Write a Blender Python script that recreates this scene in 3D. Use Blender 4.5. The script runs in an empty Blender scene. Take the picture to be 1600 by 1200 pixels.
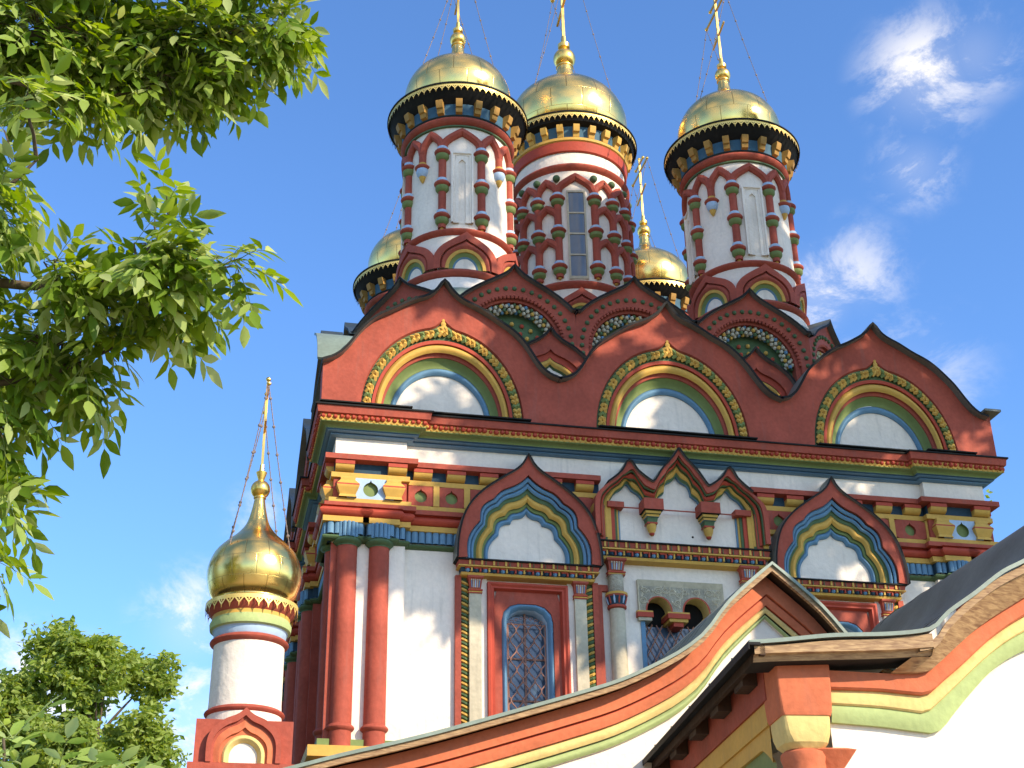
import bpy, bmesh, math, random
import numpy as np
from mathutils import Matrix, Vector
R = math.radians
PI = math.pi
scene = bpy.context.scene
COL = scene.collection

# ------------------------------------------------------------------ camera
cam_d = bpy.data.cameras.new("camera")
cam = bpy.data.objects.new("camera", cam_d)
COL.objects.link(cam)
cr = Vector((0.97671556, -0.21399299, -0.01528766))
cu = Vector((-0.08378634, -0.44607861, 0.89106325))
cw = Vector((0.19750079, 0.86903445, 0.45362161))
M = Matrix((cr, cu, -cw)).transposed().to_4x4()
M.translation = Vector((-2.0338, -23.5669, 1.6))
cam.matrix_world = M
cam_d.sensor_width = 36.0
cam_d.lens = 2201.46 / 1600 * 36
cam_d.clip_start = 0.05
cam_d.clip_end = 5000
scene.camera = cam

# ------------------------------------------------------------------ sun, sky, exposure
SUN_AZ, SUN_EL = R(38), R(29)          # azimuth measured from -Y towards +X
to_sun = Vector((math.sin(SUN_AZ) * math.cos(SUN_EL), -math.cos(SUN_AZ) * math.cos(SUN_EL), math.sin(SUN_EL)))
sd = bpy.data.lights.new("sun", 'SUN')
sd.energy = 4.6
sd.angle = R(0.5)
sd.color = (1.0, 0.86, 0.66)
sun = bpy.data.objects.new("sun", sd)
COL.objects.link(sun)
sun.rotation_euler = to_sun.to_track_quat('Z', 'Y').to_euler()
sun.location = (30, -30, 40)

world = bpy.data.worlds.new("World")
scene.world = world
world.use_nodes = True


def build_world():
    nt = world.node_tree
    N, L = nt.nodes, nt.links
    N.clear()
    out = N.new('ShaderNodeOutputWorld')
    bg = N.new('ShaderNodeBackground')
    bg.inputs[1].default_value = 0.15
    sky = N.new('ShaderNodeTexSky')
    sky.sky_type = 'NISHITA'
    sky.sun_disc = False
    sky.sun_elevation = SUN_EL
    sky.sun_rotation = math.atan2(to_sun.x, to_sun.y)
    sky.altitude = 150
    sky.air_density = 1.0
    sky.dust_density = 0.6
    sky.ozone_density = 2.2
    tc = N.new('ShaderNodeTexCoord')
    nrm = N.new('ShaderNodeVectorMath'); nrm.operation = 'NORMALIZE'
    L.new(tc.outputs['Generated'], nrm.inputs[0])
    # warped direction for ragged cloud edges
    nz = N.new('ShaderNodeTexNoise'); nz.inputs['Scale'].default_value = 17; nz.inputs['Detail'].default_value = 9; nz.inputs['Distortion'].default_value = 0.35
    nz.inputs['Roughness'].default_value = 0.68
    st_ = N.new('ShaderNodeMapping'); st_.inputs['Rotation'].default_value = (0.3, 0.5, 0.4); st_.inputs['Scale'].default_value = (1.0, 0.8, 1.5)
    L.new(nrm.outputs[0], st_.inputs['Vector']); L.new(st_.outputs[0], nz.inputs['Vector'])
    # (direction, radius, strength)
    blobs = [((0.437, 0.665, 0.606), 0.060, 0.80), ((0.462, 0.645, 0.609), 0.045, 0.6), ((0.4416, 0.7039, 0.5563), 0.040, 0.62),
             ((0.415, 0.758, 0.503), 0.055, 0.50), ((0.392, 0.775, 0.496), 0.05, 0.75), ((-0.1173, 0.9604, 0.2526), 0.05, 1.0),
             ((-0.08, 0.968, 0.235), 0.06, 0.9), ((-0.01, 0.956, 0.295), 0.055, 0.75), ((0.0, 0.972, 0.235), 0.06, 0.85),
             ((0.03, 0.93, 0.365), 0.035, 0.45), ((0.42, 0.74, 0.40), 0.09, 0.5), ((0.75, 0.45, 0.48), 0.12, 0.8),
             ((-0.6, -0.6, 0.35), 0.45, 1.0), ((0.3, -0.85, 0.3), 0.45, 1.0), ((-0.85, 0.1, 0.4), 0.35, 0.9),  # unseen clouds added from here on to brighten domes and neutralise fill light
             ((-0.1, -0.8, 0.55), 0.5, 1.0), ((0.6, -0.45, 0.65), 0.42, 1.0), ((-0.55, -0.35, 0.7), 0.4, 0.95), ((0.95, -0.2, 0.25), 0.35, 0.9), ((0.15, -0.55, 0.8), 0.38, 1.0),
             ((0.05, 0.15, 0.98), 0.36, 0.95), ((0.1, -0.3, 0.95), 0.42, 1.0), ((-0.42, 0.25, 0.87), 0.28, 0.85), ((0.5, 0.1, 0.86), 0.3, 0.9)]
    acc = None
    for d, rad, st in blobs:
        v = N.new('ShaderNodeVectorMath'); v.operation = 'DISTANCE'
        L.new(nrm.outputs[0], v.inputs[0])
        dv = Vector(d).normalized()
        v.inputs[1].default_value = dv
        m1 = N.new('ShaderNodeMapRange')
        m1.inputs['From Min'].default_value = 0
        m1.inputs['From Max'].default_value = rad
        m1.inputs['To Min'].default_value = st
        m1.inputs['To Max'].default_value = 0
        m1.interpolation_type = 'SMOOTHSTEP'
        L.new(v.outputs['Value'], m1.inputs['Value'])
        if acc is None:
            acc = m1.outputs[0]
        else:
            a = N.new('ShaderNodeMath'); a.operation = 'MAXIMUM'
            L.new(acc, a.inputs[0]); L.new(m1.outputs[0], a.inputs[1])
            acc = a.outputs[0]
    nm = N.new('ShaderNodeMapRange'); nm.interpolation_type = 'SMOOTHSTEP'
    nm.inputs['From Min'].default_value = 0.44; nm.inputs['From Max'].default_value = 0.66
    L.new(nz.outputs['Fac'], nm.inputs['Value'])
    # dense cloud cores keep their body, thin ones fray into wisps
    ad = N.new('ShaderNodeMath'); ad.operation = 'MULTIPLY_ADD'
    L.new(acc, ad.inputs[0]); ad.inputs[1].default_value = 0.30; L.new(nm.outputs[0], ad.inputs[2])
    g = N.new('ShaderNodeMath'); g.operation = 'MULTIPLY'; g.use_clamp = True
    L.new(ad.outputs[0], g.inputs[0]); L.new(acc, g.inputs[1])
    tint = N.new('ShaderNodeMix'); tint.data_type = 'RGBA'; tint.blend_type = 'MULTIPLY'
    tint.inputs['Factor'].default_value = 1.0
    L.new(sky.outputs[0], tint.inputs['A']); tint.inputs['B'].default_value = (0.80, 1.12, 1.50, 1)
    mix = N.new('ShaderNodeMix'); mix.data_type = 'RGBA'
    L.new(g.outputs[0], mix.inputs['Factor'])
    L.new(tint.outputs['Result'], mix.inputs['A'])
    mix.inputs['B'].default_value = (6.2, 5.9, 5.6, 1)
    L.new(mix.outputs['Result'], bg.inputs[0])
    L.new(bg.outputs[0], out.inputs[0])


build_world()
scene.view_settings.view_transform = 'Standard'
scene.view_settings.look = 'None'
scene.view_settings.exposure = 0.5
scene.view_settings.gamma = 1.0

# ------------------------------------------------------------------ materials
MATS = {}


def paint(name, col, rough=0.75, var=0.16, bump=0.25, dirt=0.25, spec=0.25, scale=1.0):
    """hand-brushed limewash / oil paint on plaster: blotchy tone, brush streaks, grime patches, uneven surface"""
    m = bpy.data.materials.new(name); m.use_nodes = True
    nt = m.node_tree; N, L = nt.nodes, nt.links
    p = N['Principled BSDF']
    tc = N.new('ShaderNodeTexCoord')
    n1 = N.new('ShaderNodeTexNoise'); n1.inputs['Scale'].default_value = 1.3 * scale; n1.inputs['Detail'].default_value = 6
    n2 = N.new('ShaderNodeTexNoise'); n2.inputs['Scale'].default_value = 14 * scale; n2.inputs['Detail'].default_value = 5
    mp = N.new('ShaderNodeMapping'); mp.inputs['Scale'].default_value = (5, 5, 0.55)
    n3 = N.new('ShaderNodeTexNoise'); n3.inputs['Scale'].default_value = 2.2; n3.inputs['Detail'].default_value = 6
    for n in (n1, n2):
        L.new(tc.outputs['Object'], n.inputs['Vector'])
    L.new(tc.outputs['Object'], mp.inputs['Vector']); L.new(mp.outputs[0], n3.inputs['Vector'])
    r1 = N.new('ShaderNodeMapRange'); r1.inputs['From Min'].default_value = 0.3; r1.inputs['From Max'].default_value = 0.7
    r1.inputs['To Min'].default_value = 1 - var; r1.inputs['To Max'].default_value = 1 + var * 0.6
    L.new(n1.outputs['Fac'], r1.inputs['Value'])
    r2 = N.new('ShaderNodeMapRange'); r2.inputs['From Min'].default_value = 0.3; r2.inputs['From Max'].default_value = 0.7
    r2.inputs['To Min'].default_value = 1 - var * 0.5; r2.inputs['To Max'].default_value = 1 + var * 0.35
    L.new(n2.outputs['Fac'], r2.inputs['Value'])
    mu = N.new('ShaderNodeMath'); mu.operation = 'MULTIPLY'
    L.new(r1.outputs[0], mu.inputs[0]); L.new(r2.outputs[0], mu.inputs[1])
    hs = N.new('ShaderNodeHueSaturation'); hs.inputs['Color'].default_value = (*col, 1)
    L.new(mu.outputs[0], hs.inputs['Value'])
    r3 = N.new('ShaderNodeMapRange'); r3.inputs['From Min'].default_value = 0.56; r3.inputs['From Max'].default_value = 0.82
    r3.inputs['To Max'].default_value = dirt
    L.new(n3.outputs['Fac'], r3.inputs['Value'])
    mx = N.new('ShaderNodeMix'); mx.data_type = 'RGBA'
    L.new(r3.outputs[0], mx.inputs['Factor']); L.new(hs.outputs[0], mx.inputs['A'])
    mx.inputs['B'].default_value = (0.12 + col[0] * .25, 0.11 + col[1] * .25, 0.095 + col[2] * .25, 1)
    L.new(mx.outputs['Result'], p.inputs['Base Color'])
    p.inputs['Roughness'].default_value = rough
    p.inputs['Specular IOR Level'].default_value = spec
    bp = N.new('ShaderNodeBump'); bp.inputs['Strength'].default_value = bump; bp.inputs['Distance'].default_value = 0.03
    nb = N.new('ShaderNodeTexNoise'); nb.inputs['Scale'].default_value = 7 * scale; nb.inputs['Detail'].default_value = 8
    L.new(tc.outputs['Object'], nb.inputs['Vector'])
    L.new(nb.outputs['Fac'], bp.inputs['Height'])
    L.new(bp.outputs[0], p.inputs['Normal'])
    MATS[name] = m
    return m


WHITE = paint('white_plaster', (0.86, 0.75, 0.63), 0.85, 0.10, 0.55, 0.32)
RED = paint('brick_red_paint', (0.385, 0.080, 0.048), 0.75, 0.24, 0.4, 0.30)
VERM = paint('vermilion_paint', (0.44, 0.066, 0.035), 0.65, 0.14, 0.2, 0.14)
YEL = paint('ochre_yellow_paint', (0.62, 0.36, 0.075), 0.65, 0.13, 0.2, 0.22)
OCH = paint('shaded_ochre_paint', (0.40, 0.215, 0.05), 0.7, 0.2, 0.2, 0.3)  # corbel yellow darkened to carry the shade under the tower eaves
GRN = paint('leaf_green_paint', (0.185, 0.235, 0.075), 0.65, 0.15, 0.2, 0.22)
DGRN = paint('deep_green_paint', (0.085, 0.14, 0.06), 0.65, 0.18, 0.2, 0.2)
BLU = paint('sky_blue_paint', (0.13, 0.255, 0.375), 0.65, 0.14, 0.2, 0.18)
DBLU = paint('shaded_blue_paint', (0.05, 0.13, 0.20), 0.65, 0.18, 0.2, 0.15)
NAVY = paint('deep_blue_paint', (0.022, 0.055, 0.085), 0.65, 0.18, 0.2, 0.15)
LBLU = paint('pale_blue_paint', (0.40, 0.52, 0.66), 0.7, 0.1, 0.2, 0.15)
GREY = paint('weathered_stone', (0.54, 0.47, 0.335), 0.8, 0.2, 0.35, 0.35)
ROOF = paint('dark_roof_metal', (0.17, 0.175, 0.145), 0.5, 0.25, 0.12, 0.3, 0.5)
ROOFL = paint('verdigris_roof_metal', (0.20, 0.25, 0.20), 0.5, 0.22, 0.1, 0.35, 0.45)
DARKM = paint('tarred_edge', (0.018, 0.017, 0.016), 0.7, 0.25, 0.1, 0.1, 0.15)
DARKIN = paint('dark_interior', (0.012, 0.011, 0.01), 0.9, 0.2, 0.0, 0.1)
IRON = paint('rust_red_iron', (0.36, 0.16, 0.105), 0.55, 0.25, 0.1, 0.2, 0.4)
CHAINM = paint('dull_chain', (0.24, 0.185, 0.16), 0.45, 0.25, 0.1, 0.2, 0.5)
COR = paint('orange_limewash', (0.60, 0.165, 0.075), 0.85, 0.16, 0.5, 0.22)
CRM = paint('straw_yellow_limewash', (0.76, 0.56, 0.21), 0.85, 0.16, 0.5, 0.22)
PGRN = paint('pale_green_limewash', (0.40, 0.47, 0.19), 0.8, 0.12, 0.4, 0.15)
BARK = paint('grey_brown_bark', (0.12, 0.09, 0.06), 0.9, 0.3, 0.6, 0.3, scale=3)


def wood_mat():
    m = bpy.data.materials.new('sunbleached_board'); m.use_nodes = True
    nt = m.node_tree; N, L = nt.nodes, nt.links; p = N['Principled BSDF']
    tc = N.new('ShaderNodeTexCoord')
    mp = N.new('ShaderNodeMapping'); mp.inputs['Scale'].default_value = (2.5, 2.5, 16)
    L.new(tc.outputs['Object'], mp.inputs['Vector'])
    n = N.new('ShaderNodeTexNoise'); n.inputs['Scale'].default_value = 2.5; n.inputs['Detail'].default_value = 7; n.inputs['Distortion'].default_value = 0.6
    L.new(mp.outputs[0], n.inputs['Vector'])
    r = N.new('ShaderNodeValToRGB')
    e = r.color_ramp.elements
    e[0].position = 0.30; e[0].color = (0.19, 0.095, 0.042, 1); e[1].position = 0.70; e[1].color = (0.47, 0.30, 0.14, 1)
    L.new(n.outputs['Fac'], r.inputs[0]); L.new(r.outputs[0], p.inputs['Base Color'])
    p.inputs['Roughness'].default_value = 0.7
    b = N.new('ShaderNodeBump'); b.inputs['Strength'].default_value = 0.4; b.inputs['Distance'].default_value = 0.01
    L.new(n.outputs['Fac'], b.inputs['Height']); L.new(b.outputs[0], p.inputs['Normal'])
    return m


WOOD = wood_mat()
DARKW = paint('dark_boards', (0.06, 0.032, 0.018), 0.8, 0.3, 0.4, 0.3)  # darker board tone for soffits, rafter ends and the side eaves


def gold_mat(name, sheets=True, col=(1.0, 0.66, 0.20), rough=0.22):
    m = bpy.data.materials.new(name); m.use_nodes = True
    nt = m.node_tree; N, L = nt.nodes, nt.links; p = N['Principled BSDF']
    p.inputs['Metallic'].default_value = 1.0
    tc = N.new('ShaderNodeTexCoord')
    n = N.new('ShaderNodeTexNoise'); n.inputs['Scale'].default_value = 2.2; n.inputs['Detail'].default_value = 5
    L.new(tc.outputs['Object'], n.inputs['Vector'])
    rr = N.new('ShaderNodeMapRange'); rr.inputs['To Min'].default_value = rough * 0.6; rr.inputs['To Max'].default_value = rough * 1.5
    rr.inputs['From Min'].default_value = 0.3; rr.inputs['From Max'].default_value = 0.7
    L.new(n.outputs['Fac'], rr.inputs['Value']); L.new(rr.outputs[0], p.inputs['Roughness'])
    hs = N.new('ShaderNodeHueSaturation'); hs.inputs['Color'].default_value = (*col, 1)
    vv = N.new('ShaderNodeMapRange'); vv.inputs['To Min'].default_value = 0.95; vv.inputs['To Max'].default_value = 1.12
    L.new(n.outputs['Fac'], vv.inputs['Value']); L.new(vv.outputs[0], hs.inputs['Value'])
    colout = hs.outputs[0]
    b = N.new('ShaderNodeBump'); b.inputs['Strength'].default_value = 0.07; b.inputs['Distance'].default_value = 0.08
    L.new(n.outputs['Fac'], b.inputs['Height'])
    if sheets:
        uv = N.new('ShaderNodeUVMap'); uv.uv_map = 'UVMap'
        br = N.new('ShaderNodeTexBrick')
        br.inputs['Scale'].default_value = 1.0
        br.inputs['Brick Width'].default_value = 1 / 12
        br.inputs['Row Height'].default_value = 0.16
        br.inputs['Mortar Size'].default_value = 0.0018
        br.inputs['Mortar Smooth'].default_value = 0.3
        br.inputs['Color1'].default_value = (0.97, 0.97, 0.97, 1)
        br.inputs['Color2'].default_value = (0.92, 0.92, 0.92, 1)
        br.inputs['Mortar'].default_value = (0.55, 0.52, 0.48, 1)
        L.new(uv.outputs[0], br.inputs['Vector'])
        mm = N.new('ShaderNodeMix'); mm.data_type = 'RGBA'; mm.blend_type = 'MULTIPLY'; mm.inputs['Factor'].default_value = 1
        L.new(colout, mm.inputs['A']); L.new(br.outputs['Color'], mm.inputs['B'])
        colout = mm.outputs['Result']
        b2 = N.new('ShaderNodeBump'); b2.inputs['Strength'].default_value = 0.25; b2.inputs['Distance'].default_value = 0.02; b2.invert = True
        L.new(br.outputs['Fac'], b2.inputs['Height']); L.new(b.outputs[0], b2.inputs['Normal'])
        b = b2
    L.new(colout, p.inputs['Base Color'])
    L.new(b.outputs[0], p.inputs['Normal'])
    return m


GOLD = gold_mat('gilded_sheet')
LACE = gold_mat('gilded_lace', False, (0.95, 0.66, 0.19), 0.42)
LACE.node_tree.nodes['Principled BSDF'].inputs['Metallic'].default_value = 0.6
GOLDP = gold_mat('gilded_trim', False, (0.92, 0.58, 0.15), 0.3)


def glass_mat(name, col, rough=0.08):
    m = bpy.data.materials.new(name); m.use_nodes = True
    nt = m.node_tree; N, L = nt.nodes, nt.links; p = N['Principled BSDF']
    tc = N.new('ShaderNodeTexCoord'); n = N.new('ShaderNodeTexNoise'); n.inputs['Scale'].default_value = 2.0
    L.new(tc.outputs['Object'], n.inputs['Vector'])
    hs = N.new('ShaderNodeHueSaturation'); hs.inputs['Color'].default_value = (*col, 1)
    vv = N.new('ShaderNodeMapRange'); vv.inputs['To Min'].default_value = 0.6; vv.inputs['To Max'].default_value = 1.3
    L.new(n.outputs['Fac'], vv.inputs['Value']); L.new(vv.outputs[0], hs.inputs['Value'])
    L.new(hs.outputs[0], p.inputs['Base Color'])
    p.inputs['Roughness'].default_value = rough
    p.inputs['Specular IOR Level'].default_value = 0.8
    b = N.new('ShaderNodeBump'); b.inputs['Strength'].default_value = 0.06
    L.new(n.outputs['Fac'], b.inputs['Height']); L.new(b.outputs[0], p.inputs['Normal'])
    return m


GLASS = glass_mat('dusty_window_glass', (0.075, 0.115, 0.17), 0.16)
GLASSD = glass_mat('drum_window_glass', (0.06, 0.10, 0.15), 0.06)


CARVED = paint('carved_limestone', (0.40, 0.36, 0.27), 0.9, 0.3, 0.8, 0.5, scale=3)


def leaf_mat(name, cols, trans=0.35, rough=0.45):
    m = bpy.data.materials.new(name); m.use_nodes = True
    nt = m.node_tree; N, L = nt.nodes, nt.links
    N.remove(N['Principled BSDF']); out = N['Material Output']
    g = N.new('ShaderNodeNewGeometry')
    r = N.new('ShaderNodeValToRGB'); el = r.color_ramp.elements
    el[0].position = 0; el[0].color = (*cols[0], 1); el[1].position = 1; el[1].color = (*cols[-1], 1)
    for i, c in enumerate(cols[1:-1]):
        e = el.new((i + 1) / (len(cols) - 1)); e.color = (*c, 1)
    L.new(g.outputs['Random Per Island'], r.inputs[0])
    p = N.new('ShaderNodeBsdfPrincipled'); p.inputs['Roughness'].default_value = rough; p.inputs['Specular IOR Level'].default_value = 0.35
    L.new(r.outputs[0], p.inputs['Base Color'])
    t = N.new('ShaderNodeBsdfTranslucent')
    h = N.new('ShaderNodeHueSaturation'); h.inputs['Hue'].default_value = 0.475; h.inputs['Saturation'].default_value = 1.15; h.inputs['Value'].default_value = 1.5
    L.new(r.outputs[0], h.inputs['Color']); L.new(h.outputs[0], t.inputs['Color'])
    mx = N.new('ShaderNodeMixShader'); mx.inputs[0].default_value = trans
    L.new(p.outputs[0], mx.inputs[1]); L.new(t.outputs[0], mx.inputs[2]); L.new(mx.outputs[0], out.inputs[0])
    return m


ASHLEAF = leaf_mat('ash_leaf', [(0.085, 0.165, 0.016), (0.16, 0.265, 0.028), (0.27, 0.38, 0.065), (0.44, 0.51, 0.21)], 0.46)
SPRIGLEAF = leaf_mat('pale_sapling_leaf', [(0.24, 0.37, 0.07), (0.33, 0.46, 0.12), (0.42, 0.52, 0.22)], 0.55)
FARLEAF = leaf_mat('far_tree_leaf', [(0.18, 0.26, 0.035), (0.28, 0.37, 0.07), (0.38, 0.45, 0.13)], 0.45)


# ------------------------------------------------------------------ mesh building
class MB:
    def __init__(s):
        s.v, s.f, s.m, s.mats, s.uv = [], [], [], [], {}

    def mi(s, mat):
        if mat not in s.mats:
            s.mats.append(mat)
        return s.mats.index(mat)

    def add(s, vs, fs, mat, uvs=None):
        o = len(s.v); k = s.mi(mat) if not isinstance(mat, list) else None
        s.v.extend([tuple(p) for p in vs])
        for i, f in enumerate(fs):
            if uvs is not None:
                s.uv[len(s.f)] = uvs[i]
            s.f.append(tuple(o + a for a in f))
            s.m.append(s.mi(mat[i]) if k is None else k)

    def box(s, x0, x1, y0, y1, z0, z1, mat, mp=None):
        vs = [(x, y, z) for z in (z0, z1) for y in (y0, y1) for x in (x0, x1)]
        if mp:
            vs = [mp(x, y, z) for x, y, z in vs]
        s.add(vs, [(0, 1, 5, 4), (1, 3, 7, 5), (3, 2, 6, 7), (2, 0, 4, 6), (4, 5, 7, 6), (0, 2, 3, 1)], mat)

    def loft(s, secs, mats, mp, closed=False, cap=False):
        """secs: list of (curve[(x,z)], depth) of equal counts; mats: one per strip; mp(x,d,z)->point (d = towards the viewer)"""
        n = len(secs[0][0]); vs = []
        for c, d in secs:
            vs.extend(mp(x, d, z) for x, z in c)
        fs, mm = [], []
        for i in range(len(secs) - 1):
            for j in range(n if closed else n - 1):
                k = (j + 1) % n
                fs.append((i * n + j, i * n + k, (i + 1) * n + k, (i + 1) * n + j)); mm.append(mats[i % len(mats)])
        s.add(vs, fs, mm)
        if cap:
            b = len(secs) - 1
            s.add([vs[b * n + j] for j in range(n)], [tuple(range(n))], mats[-1])

    def lathe(s, prof, mats, n=32, c=(0, 0), uv=False, a0=0, a1=2 * PI):
        full = abs(a1 - a0 - 2 * PI) < 1e-6
        na = n if full else n + 1
        vs, fs, mm, uvs = [], [], [], []
        zmin = min(p[1] for p in prof); ln = 0; acc = [0]
        for i in range(1, len(prof)):
            ln += math.hypot(prof[i][0] - prof[i - 1][0], prof[i][1] - prof[i - 1][1]); acc.append(ln)
        for r, z in prof:
            for j in range(na):
                a = a0 + (a1 - a0) * j / n
                vs.append((c[0] + r * math.sin(a), c[1] - r * math.cos(a), z))
        for i in range(len(prof) - 1):
            for j in range(n):
                k = (j + 1) % na
                fs.append((i * na + j, i * na + k, (i + 1) * na + k, (i + 1) * na + j))
                mm.append(mats[i % len(mats)])
                u0, u1 = j / n, (j + 1) / n; v0, v1 = acc[i] / ln, acc[i + 1] / ln
                uvs.append([(u0, v0), (u1, v0), (u1, v1), (u0, v1)])
        s.add(vs, fs, mm, uvs if uv else None)

    def tube(s, pts, rad, mat, n=6, caps=True):
        pts = [Vector(p) for p in pts]
        if not isinstance(rad, (list, tuple)):
            rad = [rad] * len(pts)
        vs, fs = [], []
        up = None
        for i, p in enumerate(pts):
            t = (pts[min(i + 1, len(pts) - 1)] - pts[max(i - 1, 0)])
            if t.length < 1e-9:
                t = Vector((0, 0, 1))
            t.normalize()
            if up is None:
                up = Vector((0, 0, 1)) if abs(t.z) < 0.9 else Vector((1, 0, 0))
            a = t.cross(up)
            if a.length < 1e-6:
                a = t.orthogonal()
            a.normalize(); b = a.cross(t); b.normalize(); up = b
            for j in range(n):
                q = 2 * PI * j / n
                vs.append(p + (a * math.cos(q) + b * math.sin(q)) * rad[i])
        for i in range(len(pts) - 1):
            for j in range(n):
                k = (j + 1) % n
                fs.append((i * n + j, i * n + k, (i + 1) * n + k, (i + 1) * n + j))
        if caps:
            fs.append(tuple(range(n))); fs.append(tuple((len(pts) - 1) * n + j for j in range(n)))
        s.add(vs, fs, mat)

    def ball(s, c, r, mat, nu=10, nv=6, sc=(1, 1, 1)):
        vs, fs = [], []
        for i in range(nv + 1):
            th = PI * i / nv
            for j in range(nu):
                a = 2 * PI * j / nu
                vs.append((c[0] + r * sc[0] * math.sin(th) * math.cos(a), c[1] + r * sc[1] * math.sin(th) * math.sin(a), c[2] + r * sc[2] * math.cos(th)))
        for i in range(nv):
            for j in range(nu):
                k = (j + 1) % nu
                fs.append((i * nu + j, i * nu + k, (i + 1) * nu + k, (i + 1) * nu + j))
        s.add(vs, fs, mat)

    def mark(s):
        s.marks = getattr(s, 'marks', [])
        s.marks.append((len(s.v), len(s.f)))

    def build_each(s, name, parent):
        """every marked piece becomes an object of its own"""
        ms = s.marks + [(len(s.v), len(s.f))]
        for (v0, f0), (v1, f1) in zip(ms, ms[1:]):
            if f1 == f0:
                continue
            p = MB(); p.mats = list(s.mats)
            p.v = s.v[v0:v1]; p.f = [tuple(a - v0 for a in f) for f in s.f[f0:f1]]; p.m = s.m[f0:f1]
            used = sorted(set(p.m)); p.mats = [s.mats[k] for k in used]; p.m = [used.index(k) for k in p.m]
            p.build(name, parent)

    def build(s, name, parent=None, loc=None, rz=0, smooth=35):
        me = bpy.data.meshes.new(name)
        me.from_pydata(s.v, [], s.f)
        for m in s.mats:
            me.materials.append(m)
        me.polygons.foreach_set('material_index', s.m)
        if s.uv:
            ul = me.uv_layers.new(name='UVMap')
            for fi, uvs in s.uv.items():
                for li, q in zip(me.polygons[fi].loop_indices, uvs):
                    ul.data[li].uv = q
        me.validate()
        if smooth:
            me.polygons.foreach_set('use_smooth', [True] * len(me.polygons))
            me.set_sharp_from_angle(angle=R(smooth))
        me.update()
        o = bpy.data.objects.new(name, me)
        COL.objects.link(o)
        if parent is not None:
            o.parent = parent
        if loc is not None:
            o.location = loc
        o.rotation_euler = (0, 0, rz)
        return o


def empty(name, loc=(0, 0, 0), rz=0, parent=None):
    o = bpy.data.objects.new(name, None)
    COL.objects.link(o); o.location = loc; o.rotation_euler = (0, 0, rz)
    o.empty_display_size = 0.3
    if parent is not None:
        o.parent = parent
    return o


def tag(o, label, cat, group=None, kind=None):
    o['label'] = label; o['category'] = cat
    if group:
        o['group'] = group
    if kind:
        o['kind'] = kind
    return o


KIDS = {}


def copy_tree(o, parent=None):
    c = o.copy(); COL.objects.link(c)
    if parent is not None:
        c.parent = parent
    for ch in [k for k in scene.objects if k.parent == o]:
        copy_tree(ch, c)
    return c


# mapping functions (x along the wall, d out of the wall, z up) -> world
def flat(y0, x0=0.0):
    return lambda x, d, z: (x0 + x, y0 - d, z)


def leftside(x0):
    return lambda s, d, z: (x0 - d, s, z)


def turned(cx, cy, ang):
    ca, sa = math.cos(ang), math.sin(ang)
    # wall whose outward normal is (sin ang, -cos ang)
    return lambda x, d, z: (cx + x * ca + d * sa, cy + x * sa - d * ca, z)


def oncyl(rad, ang0=0.0):
    return lambda x, d, z: ((rad + d) * math.sin(ang0 + x / rad), -(rad + d) * math.cos(ang0 + x / rad), z)


# ------------------------------------------------------------------ curves
def resample(pts, n):
    ds = [0]
    for a, b in zip(pts, pts[1:]):
        ds.append(ds[-1] + math.hypot(b[0] - a[0], b[1] - a[1]))
    out = []; k = 0
    for i in range(n):
        t = ds[-1] * i / (n - 1)
        while k < len(ds) - 2 and ds[k + 1] < t:
            k += 1
        u = (t - ds[k]) / max(1e-9, ds[k + 1] - ds[k])
        out.append((pts[k][0] + (pts[k + 1][0] - pts[k][0]) * u, pts[k][1] + (pts[k + 1][1] - pts[k][1]) * u))
    return out


def smoothc(pts, sub=6):
    """Catmull-Rom through pts"""
    out = []
    n = len(pts)
    for i in range(n - 1):
        p0 = pts[max(i - 1, 0)]; p1 = pts[i]; p2 = pts[i + 1]; p3 = pts[min(i + 2, n - 1)]
        for k in range(sub):
            t = k / sub
            out.append(tuple(0.5 * ((2 * p1[a]) + (-p0[a] + p2[a]) * t + (2 * p0[a] - 5 * p1[a] + 4 * p2[a] - p3[a]) * t * t + (-p0[a] + 3 * p1[a] - 3 * p2[a] + p3[a]) * t ** 3) for a in (0, 1)))
    out.append(tuple(pts[-1]))
    return out


def half_sym(right, n):
    """right-hand half from base to apex -> full curve, left base .. apex .. right base, 2n-1 points"""
    h = resample(right, n)
    return [(-x, z) for x, z in h] + [(x, z) for x, z in h[::-1][1:]]


def arch_half(w, h, z0, tip=0.0, m=24, tipw=0.22):
    """half ellipse (right half, base to top) with an optional ogee tip"""
    pts = []
    for i in range(m + 1):
        a = PI / 2 * i / m
        pts.append((w * math.cos(a), z0 + h * math.sin(a)))
    if tip:
        q = [p for p in pts if p[0] > tipw]
        x1, z1 = q[-1]
        for i in range(1, 7):
            t = i / 6
            q.append((x1 * (1 - t), z1 + (z0 + h + tip - z1) * (t ** 1.7)))
        pts = q
    return pts


def lobed(cusps, bulge, n=10):
    """right half: cusp points from base to apex; bulge outward per segment (last one is an ogee S)"""
    out = []
    for i in range(len(cusps) - 1):
        a, b = Vector(cusps[i]), Vector(cusps[i + 1]); d = b - a
        nn = Vector((d.y, -d.x)).normalized()
        if nn.x < 0:
            nn = -nn
        for k in range(n):
            t = k / n
            if i == len(cusps) - 2:
                w = math.sin(PI * min(1, t * 1.0)) * (1 if t < 0.55 else 0.35)
                w = math.sin(2 * PI * t) * (0.9 if t < .5 else 0.55)
            else:
                w = math.sin(PI * t)
            p = a + d * t + nn * (bulge[i] * w)
            out.append((p.x, p.y))
    out.append(tuple(cusps[-1]))
    return out


def mirror_full(h):
    return [(-x, z) for x, z in h] + [(x, z) for x, z in h[::-1][1:]]


def lerp(c1, c2, t):
    return [(a[0] + (b[0] - a[0]) * t, a[1] + (b[1] - a[1]) * t) for a, b in zip(c1, c2)]


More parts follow.
